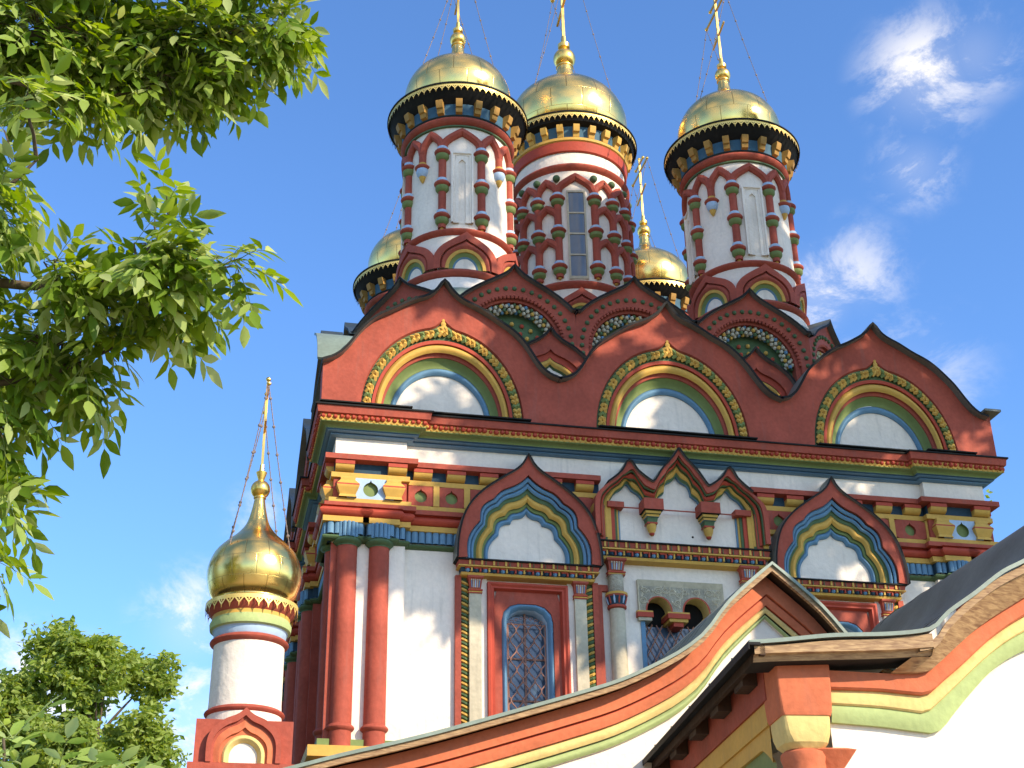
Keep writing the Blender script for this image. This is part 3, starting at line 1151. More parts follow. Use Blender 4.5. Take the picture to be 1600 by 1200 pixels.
def small_capital(mb, c, mp, z1, z0, w):
    """painted pilaster capital, trapezoid with a blue fluted heart"""
    h = z1 - z0
    rows = [(w * 1.25, 0.20, z1), (w * 1.25, 0.20, z1 - .12 * h), (w * 1.05, 0.16, z1 - .22 * h), (w * 0.9, 0.13, z1 - 0.70 * h), (w * 0.9, 0.13, z1 - .72 * h), (w * 1.12, 0.16, z1 - .76 * h), (w * 1.12, 0.16, z1 - .84 * h), (w * 1.0, 0.14, z1 - .86 * h), (w * 1.1, 0.15, z1 - .93 * h), (w * 1.05, 0.14, z0)]
    cols = [RED, RED, RED, RED, YEL, VERM, VERM, YEL, RED]
    vs = []
    for hw, d, z in rows:
        vs += [mp(c - hw, 0, z), mp(c - hw, d, z), mp(c + hw, d, z), mp(c + hw, 0, z)]
    fs, mm = [], []
    for i in range(len(rows) - 1):
        for j in range(3):
            fs.append((i * 4 + j, i * 4 + j + 1, i * 4 + 5 + j, i * 4 + 4 + j)); mm.append(cols[i])
    mb.add(vs, fs, mm)
    for k in range(5):
        x = c + (k - 2) * w * 0.32
        mb.tube([mp(x * 1.0, 0.168, z1 - .25 * h), mp(c + (x - c) * .85, 0.14, z1 - 0.66 * h)], w * 0.10, (BLU, GREY, LBLU, GREY, BLU)[k], 6)
        mb.ball(mp(x, 0.172, z1 - .25 * h), w * .13, GREY, 6, 4)
    mb.add([mp(c - w * .8, .165, z1 - .2 * h), mp(c + w * .8, .165, z1 - .2 * h), mp(c + w * .72, .142, z1 - .7 * h), mp(c - w * .72, .142, z1 - .7 * h)], [(0, 1, 2, 3)], RED)


def wavy_grille(mb, x0, x1, z0, z1, mp, d, px=0.22, pz=0.36, r=0.014):
    """ogee lattice of bent iron bars clipped to a rectangle"""
    nc = int((x1 - x0) / (px / 2)) + 2
    steps = int((z1 - z0) / 0.03)
    for i in range(nc):
        xm = x0 + i * px / 2
        sgn = 1 if i % 2 else -1
        pts = []
        for k in range(steps + 1):
            z = z0 + (z1 - z0) * k / steps
            ph = 2 * PI * z / pz
            x = xm + sgn * px / 4 * math.sin(ph) * (1.0 + 0.0 * math.cos(ph))
            if x0 <= x <= x1:
                pts.append(mp(x, d + (0.012 if sgn > 0 else 0), z))
        if len(pts) > 2:
            mb.tube(pts, r, IRON, 5)


def ogee_window(xo):
    wnd = empty('ogee_window', (xo, 0, 0), 0, church)
    mp = flat(PR)      # d=0 on the wall face, local x around 0
    o, bo, ye, we = cusped()
    # header
    nb = len(bo)
    of = mirror_full(resample(o, nb)); bof = mirror_full(bo); yef = mirror_full(ye); wef = mirror_full(we)
    hd = MB()
    hd.loft([(of, 0.0), (of, 0.36), (bof, 0.36), (bof, 0.31)], [RED, RED, RED], mp)
    b1 = lerp(bof, yef, 0.36); b2 = lerp(bof, yef, 0.72)
    hd.loft(torus_secs(bof, b1, 0.28, 0.035, 4), [BLU], mp)
    hd.loft(torus_secs(b1, b2, 0.235, 0.035, 4), [BLU], mp)
    hd.loft([(b2, 0.235), (b2, 0.20), (yef, 0.19)], [DGRN, DGRN], mp)
    y1 = lerp(yef, wef, 0.46); y2 = lerp(yef, wef, 0.64)
    hd.loft(torus_secs(yef, y1, 0.175, 0.05, 5), [YEL], mp)
    hd.loft([(y1, 0.175), (y1, 0.13), (y2, 0.12), (y2, 0.10)], [DGRN, GRN, GRN], mp)
    hd.loft(torus_secs(y2, wef, 0.085, 0.045, 5), [BLU], mp)
    hd.loft([(wef, 0.085), (wef, 0.045)], [BLU], mp)
    h_ = hd.build('ogee_header', wnd)
    wh = MB()
    wh.loft([(wef, 0.047), ([(0, 10.26)] * len(wef), 0.047)], [WHITE], mp)
    wh.build('tympanum', wnd)
    rf = MB()
    ribbon(rf, of, mp, 0.0, 0.42, 0.035, ROOF, DARKM)
    rf.build('header_roof', wnd)
    ornate_ledge('ledge', -1.33, 1.33, mp, 10.25, 9.98, wnd, n=11)
    # surround strips and pilasters
    s = MB()
    for e in (-1, 1):
        s.mark()
        a, b = sorted((e * 1.32, e * 1.215)); s.box(a, b, 0, 0.09, 6.6, 10.0, RED, mp)
        a, b = sorted((e * 1.075, e * 1.215)); s.box(a, b, 0, 0.03, 6.6, 9.98, DGRN, mp)
        a, b = sorted((e * 0.86, e * 1.075)); s.box(a, b, 0, 0.13, 6.6, 9.68, GREY, mp)
        a, b = sorted((e * 0.745, e * 0.86)); s.box(a, b, 0, 0.05, 6.6, 9.98, WHITE, mp)
        cpm = MB(); small_capital(cpm, e * 0.968, mp, 9.985, 9.66, 0.115); cpm.build('capital', wnd)
    s.build_each('pilaster', wnd)
    rp = MB()
    for e in (-1, 1):
        rp.mark(); k = 46
        for i in range(k):
            z = 6.9 + (9.9 - 6.9) * i / k
            xa, xb = e * 1.09, e * 1.20
            rp.tube([mp(xa, 0.05, z), mp((xa + xb) / 2, 0.085, z + 0.02), mp(xb, 0.05, z + 0.055)], 0.027, YEL if i % 2 else DGRN, 5)
    rp.build_each('rope_strip', wnd)
    # red frame
    f = MB()
    def rect(hw, zt):
        return [(-hw, 6.6), (-hw, zt), (hw, zt), (hw, 6.6)]
    fr = [(rect(0.74, 9.90), 0.0), (rect(0.74, 9.90), 0.13), (rect(0.70, 9.86), 0.14), (rect(0.665, 9.825), 0.11), (rect(0.63, 9.79), 0.12), (rect(0.60, 9.76), 0.03)]
    f.loft(fr, [VERM], mp)
    nb2 = 21
    def archc(w, zt, r):
        pts = [(w, 6.6), (w, zt - r)] + [(w - r * 1.15 + r * 1.15 * math.cos(PI / 2 * i / 8), zt - r + r * math.sin(PI / 2 * i / 8)) for i in range(1, 9)] + [(0, zt)]
        return half_sym(pts, nb2)
    # flat red plate between rectangle and arch
    rc = half_sym([(0.60, 6.6), (0.60, 9.76), (0, 9.76)], nb2)
    a0 = archc(0.475, 9.55, 0.30); a1 = archc(0.385, 9.46, 0.27); a2 = archc(0.375, 9.45, 0.27)
    f.loft([(rc, 0.03), (a0, 0.03), (a0, 0.0)], [RED, RED], mp)
    fo = f.build('frame', wnd)
    bt = MB()
    bt.loft(torus_secs(a0, a1, 0.0, 0.06, 6), [BLU], mp)
    bt.loft([(a1, 0.0), (a2, -0.02), (archc(0.355, 9.43, .26), -0.22)], [BLU, LBLU], mp)
    bt.build('blue_moulding', wnd)
    g = MB()
    g.box(-0.40, 0.40, -0.235, -0.222, 6.6, 9.47, GLASS, mp)
    gl = g.build('pane', wnd)
    br = MB()
    for x in (-0.0,):
        br.mark(); br.box(x - 0.018, x + 0.018, -0.222, -0.19, 6.6, 9.44, IRON, mp)
    for z in (7.1, 7.85, 8.6):
        br.mark(); br.box(-0.37, 0.37, -0.222, -0.195, z - 0.015, z + 0.015, IRON, mp)
    br.build_each('glazing_bar', gl)
    gr = MB()
    wavy_grille(gr, -0.35, 0.35, 6.7, 9.22, mp, -0.10)
    for e in (-1, 1):
        gr.tube([mp(e * 0.352, -0.10, 6.7), mp(e * 0.352, -0.10, 9.2)], 0.012, IRON, 5)
    gr.tube([mp(-0.35, -0.1, 9.2), mp(0.35, -0.1, 9.2)], 0.012, IRON, 5)
    for i in range(7):            # curls along the head of the grille
        x = -0.27 + i * 0.09; zb = 9.22 + 0.10 * math.cos((x) / 0.27 * 1.3)
        gr.tube([mp(x + 0.04 * math.cos(q * .9) * (1 - q / 9), -0.1, zb + 0.04 * math.sin(q * .9) * (1 - q / 9)) for q in range(8)], 0.007, IRON, 4)
    gr.build('grille', wnd)
    return wnd


ow = ogee_window(3.56)
ow2 = copy_tree(ow, church); ow2.location = (9.60, 0, 0)


# ---- framed recesses between windows and centre
def framed_panels():
    mb = MB()
    mp = flat(PR)
    for x0, x1 in ((4.885, 5.07), (7.83, 8.10)):
        mb.mark()
        mb.box(x0, x1 - 0.0, 0, 0.07, 9.86, 9.98, RED, mp)
        xa = 4.885 if x0 < 6 else 8.03
        mb.box(xa, xa + 0.07, 0, 0.071, 6.6, 9.86, RED, mp)
    mb.build_each('red_border', church)


framed_panels()


# ---- the triple window in the centre
def triple_window():
    wnd = empty('triple_window', (6.5, 0, 0), 0, church)
    mp = flat(PR)
    # outline with three ogee peaks (x relative to 6.5)
    pk = [(-1.70, 10.85), (-1.70, 11.35), (-1.66, 11.62), (-1.50, 11.80), (-1.28, 11.98), (-1.13, 12.13), (-1.0, 12.34), (-0.86, 12.15), (-0.72, 12.03), (-0.62, 11.96), (-0.55, 11.92)]
    ck = [(-0.55, 11.92), (-0.48, 12.0), (-0.34, 12.22), (-0.20, 12.38), (-0.10, 12.50), (0.0, 12.66)]
    half = smoothc(pk, 4) + smoothc(ck, 4)[1:]
    left = resample(half, 121)
    outl = left + [(-x, z) for x, z in left[::-1][1:]]
    inner_l = [(-1.40, 10.85), (-1.40, 11.38), (-1.36, 11.62)] + smoothc([(-1.33, 11.66), (-1.24, 11.80), (-1.10, 11.90), (-1.0, 12.03), (-0.90, 11.90), (-0.76, 11.80), (-0.67, 11.64)], 4) + [(-0.66, 11.5), (-0.46, 11.5)]
    inner_c = [(-0.46, 11.5), (-0.45, 11.62)] + smoothc([(-0.45, 11.62), (-0.40, 11.76), (-0.275, 11.86)], 3) + smoothc([(-0.275, 11.86), (-0.26, 11.98), (-0.205, 12.09), (-0.085, 12.16), (0.0, 12.28)], 4)
    # matched resampling: outer halves cut at the valley
    kv = min(range(len(left)), key=lambda i: abs(left[i][0] + 0.55) + abs(left[i][1] - 11.92))
    o1 = resample(left[:kv + 1], 61); o2 = resample(left[kv:], 41)
    i1 = resample(inner_l, 61); i2 = resample(inner_c, 41)
    L_o = o1 + o2[1:]; L_i = i1 + i2[1:]
    fo = L_o + [(-x, z) for x, z in L_o[::-1][1:]]
    fi = L_i + [(-x, z) for x, z in L_i[::-1][1:]]
    cen = [(max(-1.2, min(1.2, x * 0.95)), 11.3) for x, z in fi]
    hd = MB()
    s1 = lerp(fo, fi, 0.30); s2 = lerp(fo, fi, 0.36); s3 = lerp(fo, fi, 0.58); s4 = lerp(fo, fi, 0.64)
    hd.loft([(fo, 0.0), (fo, 0.42), (s1, 0.42), (s1, 0.36)], [RED, RED, RED], mp)
    hd.loft([(s1, 0.36), (s2, 0.35), (s2, 0.30)], [DGRN, DGRN], mp)
    hd.loft(torus_secs(s2, s3, 0.28, 0.04, 4), [VERM], mp)
    hd.loft([(s3, 0.28), (s4, 0.25), (s4, 0.22)], [DGRN, DGRN], mp)
    hd.loft(torus_secs(s4, fi, 0.20, 0.045, 4), [YEL], mp)
    inn = lerp(fi, cen, 0.07)
    hd.loft([(fi, 0.20), (inn, 0.17), (inn, 0.08)], [DGRN, BLU], mp)
    hd.build('triple_header', wnd)
    rf = MB()
    ribbon(rf, fo[28:-28], mp, 0.0, 0.47, 0.035, ROOF, DARKM)
    rf.build('header_roof', wnd)
    wp = MB()
    wp.box(-1.66, 1.66, 0.0, 0.078, 10.5, 11.4, WHITE, mp)
    wp.loft([(fi, 0.078), ([(x, 11.4) for x, z in fi], 0.078)], [WHITE], mp)
    wp.ball(mp(0.28, 0.08, 11.02), 0.022, DARKIN, 8, 6)
    wp.build('tympanum', wnd)
    st = MB()
    for e in (-1, 1):
        st.mark(); x = 1.70
        for w, m_, d in ((0.10, YEL, 0.30), (0.115, RED, 0.26), (0.05, DGRN, 0.235), (0.09, YEL, 0.22), (0.075, VERM, 0.19), (0.05, DGRN, 0.16), (0.04, YEL, 0.13), (0.03, BLU, 0.11)):
            a, b = sorted((e * x, e * (x - w)))
            st.box(a, b, 0.0, d, 10.80, 11.48 if m_ is not RED or d < .2 else 11.5, m_, mp)
            x -= w
        a, b = sorted((e * 1.42, e * 1.10))
        st.box(a, b, 0.0, 0.285, 11.45, 11.56, RED, mp)
    st.build_each('striped_jamb', wnd)
    for e in (-1, 1):
        c = e * 0.56
        pd = MB()
        def ring(hw, d, z):
            return [mp(c - hw, 0.0, z), mp(c - hw, d, z), mp(c + hw, d, z), mp(c + hw, 0.0, z)]
        rows = [(0.19, 0.42, 11.62), (0.19, 0.42, 11.40), (0.15, 0.36, 11.39), (0.15, 0.36, 11.34), (0.125, 0.32, 11.335), (0.125, 0.32, 11.29), (0.105, 0.29, 11.285), (0.09, 0.27, 11.20), (0.10, 0.27, 11.195), (0.10, 0.27, 11.165)]
        cl = [RED, DARKM, YEL, DGRN, YEL, BLU, DGRN, RED, VERM]
        vs = []
        for q in rows:
            vs += ring(*q)
        fs, mm = [], []
        for i in range(len(rows) - 1):
            for j in range(3):
                fs.append((i * 4 + j, i * 4 + j + 1, i * 4 + 5 + j, i * 4 + 4 + j)); mm.append(cl[i])
        pd.add(vs, fs, mm)
        pd.lathe([(0.0, 11.17), (0.09, 11.165), (0.095, 11.13), (0.075, 11.05), (0.05, 11.0), (0.052, 10.985), (0.03, 10.95), (0.0, 10.945)], [YEL, YEL, YEL, YEL, VERM, VERM], 14, (c, PR - 0.19))
        pd.build('hanging_boss', wnd)
    tr = MB()
    tr.tube([mp(-1.1, 0.26, 11.455), mp(1.1, 0.26, 11.455)], 0.014, RED, 5)
    tr.build('tie_rod', wnd)
    ornate_ledge('ledge', -1.74, 1.74, mp, 10.77, 10.44, wnd, n=16)
    # paired stone columns
    for e in (-1, 1):
        c = e * 1.29
        cc = MB()
        cc.lathe([(0.17, 6.6), (0.155, 7.2), (0.14, 9.4), (0.135, 9.52)], [GREY], 20, (c, PR - 0.12))
        cc.lathe([(0.14, 9.50), (0.175, 9.52), (0.175, 9.56), (0.15, 9.57)], [RED, VERM, YEL], 20, (c, PR - 0.12))
        cc.lathe([(0.15, 9.57), (0.16, 9.62), (0.195, 9.72), (0.205, 9.755)], [NAVY, NAVY, RED], 20, (c, PR - 0.12))
        cc.lathe([(0.205, 9.755), (0.205, 9.80), (0.16, 9.815)], [YEL, RED], 20, (c, PR - 0.12))
        for j in range(12):
            a = 2 * PI * j / 12
            cc.tube([(c + (0.155 + 0.035 * t) * math.sin(a), PR - 0.12 - (0.155 + 0.035 * t) * math.cos(a), 9.59 + 0.15 * t) for t in (0, .5, 1)], [0.012, 0.022, 0.012], LBLU if j % 2 else VERM, 5)
        cc.lathe([(0.13, 9.80), (0.14, 9.82), (0.14, 10.13), (0.15, 10.14)], [CARVED], 20, (c, PR - 0.12))
        co = cc.build('stone_column', wnd)
        cp = MB(); small_capital(cp, c, lambda x, d, z: mp(x, d + 0.07, z), 10.45, 10.13, 0.15); cp.build('capital', co)
    # carved tympanum with two small arches and a hanging boss
    cv = MB()
    N = 33
    zs, zt = 9.45, 10.02
    def twin(x0, x1, c, r):
        outr = [(x0, zs), (x0, zt), (x1, zt), (x1, zs)]
        inn = [(c - r, zs), (c - r, 9.58)] + [(c - r * math.cos(PI * i / 16), 9.58 + r * math.sin(PI * i / 16)) for i in range(1, 16)] + [(c + r, 9.58), (c + r, zs)]
        a = resample(outr, N); b = resample(inn, N)
        cv.loft([(a, 0.035), (b, 0.035), (b, 0.02), ], [CARVED, CARVED], mp)
        rr = [(c + (x - c) * 0.9, z - (0.02 if z > 9.58 else 0)) for x, z in b]
        cv.loft([(b, 0.04), (rr, 0.04), (rr, -0.30)], [VERM, CRM], mp)
    twin(-0.82, -0.09, -0.46, 0.255); twin(-0.09, 0.75, 0.26, 0.27)
    cv.loft([([(-0.86, 9.35), (-0.86, 10.13), (0.80, 10.13), (0.80, 9.35)], 0.0), ([(-0.86, 9.35), (-0.86, 10.13), (0.80, 10.13), (0.80, 9.35)], 0.07), ([(-0.82, 9.35), (-0.82, 10.02), (0.75, 10.02), (0.75, 9.35)], 0.03)], [GREY, GREY], mp)
    cvo = cv.build('carved_panel', wnd)
    sc = MB(); rs = random.Random(8)
    spots = [(-0.72, 9.93), (-0.46, 9.93), (-0.20, 9.93), (-0.10, 9.72), (0.05, 9.93), (0.28, 9.94), (0.52, 9.93), (0.66, 9.78), (-0.76, 9.74), (0.69, 9.95), (-0.33, 9.95), (-0.06, 9.86)]
    for k, (x, z) in enumerate(spots):
        sg = 1 if k % 2 else -1; r0_ = rs.uniform(.06, .085)
        pts = [mp(x + sg * r0_ * (1 - t / 26) * math.cos(t * .55 + k), 0.04, z + r0_ * .85 * (1 - t / 26) * math.sin(t * .55 + k)) for t in range(22)]
        sc.tube(pts, [0.013 - 0.0003 * t for t in range(22)], GREY, 5)
        for q in range(3):
            a = k + q * 2.1
            sc.ball(mp(x + 1.25 * r0_ * math.cos(a), 0.035, z + 1.1 * r0_ * math.sin(a)), 0.02, GREY, 6, 4, (1, .6, 1.4))
    sc.build('carved_scroll', cvo)
    bs = MB()
    for c, hw in ((-0.75, 0.15), (-0.11, 0.21), (0.62, 0.15)):
        bs.mark(); bs.box(c - hw, c + hw, -0.3, 0.10, 9.50, 9.53, YEL, mp)
        bs.box(c - hw, c + hw, -0.3, 0.11, 9.41, 9.50, VERM, mp)
        bs.box(c - hw * .85, c + hw * .85, -0.3, 0.08, 9.35, 9.41, YEL if c > -.5 and c < .5 else GREY, mp)
        if -.5 < c < .5:
            bs.box(c - hw * .45, c + hw * .45, -0.3, 0.05, 9.27, 9.35, VERM, mp)
    bs.build_each('springer', wnd)
    jm = MB()
    jm.mark(); jm.box(-0.82, -0.74, -0.3, 0.02, 6.6, 9.36, BLU, mp)
    jm.mark(); jm.box(0.68, 0.76, -0.3, 0.02, 6.6, 9.36, BLU, mp)
    jm.build_each('blue_jamb', wnd)
    g = MB()
    g.box(-0.76, 0.70, -0.34, -0.31, 6.6, 9.35, GLASS, mp)
    g.box(-0.76, 0.70, -0.345, -0.315, 9.35, 10.0, DARKIN, mp)
    gl = g.build('pane', wnd)
    gr = MB()
    for i in range(-14, 16):      # diagonal iron lattice
        for sg in (1, -1):
            pts = []
            for k in range(60):
                z = 6.7 + k * 0.045; x = i * 0.2 + sg * (z - 6.7) * 0.55
                if -0.74 < x < 0.67 and z < 9.36:
                    pts.append(mp(x, -0.20 + (0.015 if sg > 0 else 0), z))
            if len(pts) > 2:
                gr.tube([pts[0], pts[-1]], 0.013, IRON, 5)
    gr.build('grille', wnd)
    return wnd


triple_window()


# =================================================================== TOWERS
def onion_profile(pts, sub=8):
    return smoothc(pts, sub)


def cross_obj(parent, z0, h, name='cross'):
    """gilded three-barred cross, arms running along Y"""
    mb = MB()
    r = 0.035 * h / 2.7
    def bar(p, q, w, t):
        p, q = Vector(p), Vector(q); d = (q - p).normalized()
        a = Vector((1, 0, 0)) * t; b = d.cross(Vector((1, 0, 0))) * w
        vs = [p + a + b, p + a - b, p - a - b, p - a + b, q + a + b, q + a - b, q - a - b, q - a + b]
        mb.add(vs, [(0, 1, 2, 3), (7, 6, 5, 4), (0, 4, 5, 1), (1, 5, 6, 2), (2, 6, 7, 3), (3, 7, 4, 0)], GOLDP)
    mb.tube([(0, 0, z0), (0, 0, z0 + h * 0.12)], [r * 2.3, r * 1.5], GOLDP, 10)
    bar((0, 0, z0), (0, 0, z0 + h), r * 1.0, r * 0.9)
    w = 0.31 * h
    bar((0, -w, z0 + h * 0.80), (0, w, z0 + h * 0.80), r * 0.9, r * 0.7)
    bar((0, -w * .5, z0 + h * 0.92), (0, w * .5, z0 + h * 0.92), r * 0.8, r * 0.7)
    bar((0, -w * .6, z0 + h * 0.49), (0, w * .6, z0 + h * 0.40), r * 0.8, r * 0.7)
    for y, z in ((-w, .80), (w, .80), (-w * .5, .92), (w * .5, .92), (0, 1.0)):
        mb.ball((0, y, z0 + h * z), r * 1.7, GOLDP, 8, 6)
    return mb.build(name, parent)


def chains(parent, z0, h, rdome, zdome, az=(35, 125, 215, 305)):
    w = 0.31 * h
    for k, a in enumerate(az):
        mb = MB()
        a = R(a)
        e = Vector((rdome * math.sin(a), -rdome * math.cos(a), zdome))
        s = Vector((0, -w if math.cos(a) > 0 else w, z0 + h * 0.79))
        pts = []
        for i in range(13):
            t = i / 12; p = s.lerp(e, t); p.z -= 0.10 * h / 2.7 * math.sin(PI * t); pts.append(p)
        mb.tube(pts, 0.008, CHAINM, 4)
        for i in range(1, 12, 2):
            mb.ball(pts[i], 0.028, CHAINM, 6, 4)
        n = int((e - s).length / 0.09)
        for i in range(n):
            t = (i + .5) / n; p = s.lerp(e, t); p.z -= 0.10 * h / 2.7 * math.sin(PI * t)
            mb.ball(p, 0.013, CHAINM, 5, 3, (1, 1, 1.6))
        mb.build('guy_chain', parent)


def lace(mb, rad, z1, z0, n, mat):
    """pierced gilded valance: toothed band hanging from the eaves"""
    h = z1 - z0
    # top band
    mb.lathe([(rad, z1), (rad, z1 - h * 0.30)], [mat], n * 2)
    for i in range(n):
        a0 = 2 * PI * i / n; w = 2 * PI / n
        P = lambda t, z, e=0.0: ((rad + e) * math.sin(a0 + w * t), -(rad + e) * math.cos(a0 + w * t), z)
        za, zb = z1 - h * 0.30, z0
        zm = z1 - h * .66
        # two slanting straps and a lozenge drop leave a hole between them
        mb.add([P(0, za), P(.20, za), P(.60, zm), P(.5, zb), P(.40, zm)], [(0, 1, 2, 3, 4)], mat)
        mb.add([P(.80, za), P(1, za), P(.60, zm), P(.5, zb), P(.40, zm)], [(0, 1, 2, 3, 4)], mat)
        mb.add([P(.42, za), P(.58, za), P(.56, za - h * .16), P(.44, za - h * .16)], [(0, 1, 2, 3)], mat)


def bulb_column(zlist, zb, zt, r=0.085):
    """red colonnette with swelling rings: red over green with a pale blue top band"""
    mb = MB()
    mb.tube([(0, 0, zb), (0, 0, zt)], r, RED, 12)
    for z in zlist:
        mb.lathe([(r, z + 0.185), (r * 1.35, z + 0.18), (r * 1.42, z + 0.11), (r * 1.1, z + 0.10)], [LBLU], 16)
        mb.lathe([(r * 1.1, z + 0.115)] + [(r * 1.3 + r * 0.78 * math.sin(PI * i / 7), z + 0.115 - 0.145 * i / 7) for i in range(8)], [RED], 16)
        mb.lathe([(r * 1.35, z - 0.02), (r * 1.72, z - 0.04), (r * 1.66, z - 0.115), (r * 1.15, z - 0.175), (r, z - 0.18)], [GRN], 16)
    z = min(zlist)
    mb.lathe([(r * 0.55, z - 0.15), (r * 0.62, z - 0.20), (r * 0.5, z - 0.28), (r * 0.3, z - 0.31), (0, z - 0.31)], [YEL], 12)
    return mb


def ogee_tube(mb, R_, a0, a1, zs, za, r, mat):
    """ogee arch on a drum between two angles (radians)"""
    n = 18; pts = []
    am, hw = (a0 + a1) / 2, (a1 - a0) / 2
    for i in range(n + 1):
        t = -1 + 2 * i / n; u = abs(t)
        z = zs + (za - zs) * (0.70 * math.sqrt(max(0, 1 - u ** 2.2)) + 0.30 * (1 - u) ** 2.6)
        a = am + hw * t
        pts.append((R_ * math.sin(a), -R_ * math.cos(a), z))
    mb.tube(pts, r, mat, 8)


def hood(mb_, R_, ang, zb, za, hw, white=True):
    """ogee kokoshnik on the drum foot with a round recess of coloured rings"""
    mp = oncyl(R_, ang)
    N = 21
    h = za - zb
    o = half_sym(smoothc([(hw, zb), (hw, zb + 0.30 * h), (hw * .92, zb + .48 * h), (hw * .72, zb + .64 * h), (hw * .42, zb + .78 * h), (hw * .15, zb + .90 * h), (0, za)], 4), N)
    i0 = half_sym(smoothc([(hw * .80, zb), (hw * .78, zb + .28 * h), (hw * .62, zb + .48 * h), (hw * .34, zb + .62 * h), (hw * .10, zb + .72 * h), (0, zb + .79 * h)], 4), N)
    cz = zb + 0.02
    arc = lambda r, rz: half_sym(arch_half(r, rz, cz), N)
    y0, y1 = arc(hw * .66, h * .52), arc(hw * .56, h * .45)
    g1, b1, w1 = arc(hw * .44, h * .36), arc(hw * .34, h * .29), arc(hw * .28, h * .25)
    mb_.loft([(o, -0.02), (o, 0.20), (i0, 0.20), (i0, 0.15)], [RED, RED, RED], mp)
    mb_.loft(torus_secs(i0, y0, 0.13, 0.05, 5), [RED], mp)
    mb_.loft([(y0, 0.13), (y1, 0.11), (y1, 0.08)], [YEL, YEL], mp)
    mb_.loft([(y1, 0.08), (g1, 0.03)], [GRN], mp)
    mb_.loft([(g1, 0.03), (b1, -0.03), (w1, -0.05)], [BLU, BLU], mp)
    mb_.loft([(w1, -0.05), ([(0, cz)] * len(w1), -0.05)], [WHITE], mp)


def ring_prof(r, z, b, h, k=6):
    return [(r + b * math.sin(PI * i / k), z + h / 2 - h * i / k) for i in range(k + 1)]


def cornice_head(tw, Rb, z_red, z_corb0, z_corb1, Rv, zv1, zv0, ncorb, wide=0.13):
    """red ring, corbels on a dark blue drum, flared soffit, lace valance"""
    mb = MB()
    mb.lathe([(Rv + 0.0, zv1 + 0.002), (Rv + 0.06, zv1 + 0.004), (Rv + 0.06, zv1 + 0.04), (Rv - 0.3, zv1 + 0.11)], [DARKM], 64)
    mb.lathe([(Rb - .03, z_red + 0.14)] + ring_prof(Rb, z_red, 0.11, 0.24) + [(Rb - .04, z_red - 0.13)], [RED], 56)
    mb.lathe([(Rb - .04, z_red - 0.12), (Rb + .02, z_red - 0.13), (Rb + 0.02, z_red - 0.165), (Rb - .05, z_red - 0.17)], [DGRN], 56)
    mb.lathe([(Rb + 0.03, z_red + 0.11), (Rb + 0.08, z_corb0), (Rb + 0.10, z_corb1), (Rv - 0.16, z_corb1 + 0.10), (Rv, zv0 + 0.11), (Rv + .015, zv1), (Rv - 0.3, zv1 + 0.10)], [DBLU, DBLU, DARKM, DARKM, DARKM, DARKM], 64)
    o = mb.build('cornice', tw)
    cb = MB()
    for i in range(ncorb):
        a = 2 * PI * (i + 0.5) / ncorb
        cb.mark(); mp = turned((Rb + 0.06) * math.sin(a), -(Rb + 0.06) * math.cos(a), a)
        zz = [(0.02, z_corb0), (0.10, z_corb0 + 0.02), (0.13, z_corb0 + (z_corb1 - z_corb0) * .42), (0.17, z_corb0 + (z_corb1 - z_corb0) * .46), (0.22, z_corb1 - 0.02), (0.22, z_corb1 + 0.03)]
        vs = []
        for e in (-wide / 1, wide / 1):
            vs += [mp(e * 0.5, d, z) for d, z in zz] + [mp(e * .5, -0.05, z_corb1 + 0.03), mp(e * .5, -0.05, z_corb0)]
        m_ = len(zz) + 2
        cb.add(vs, [(j, j + 1, m_ + j + 1, m_ + j) for j in range(m_ - 1)] + [tuple(range(m_)), tuple(range(m_, 2 * m_))], OCH)
    cb.build_each('corbel', tw)
    lv = MB()
    lace(lv, Rv + 0.035, zv1 + 0.0, zv0 - 0.03, int(2 * PI * Rv / 0.145), LACE)
    lv.build('lace_valance', tw)


TC = 0.0


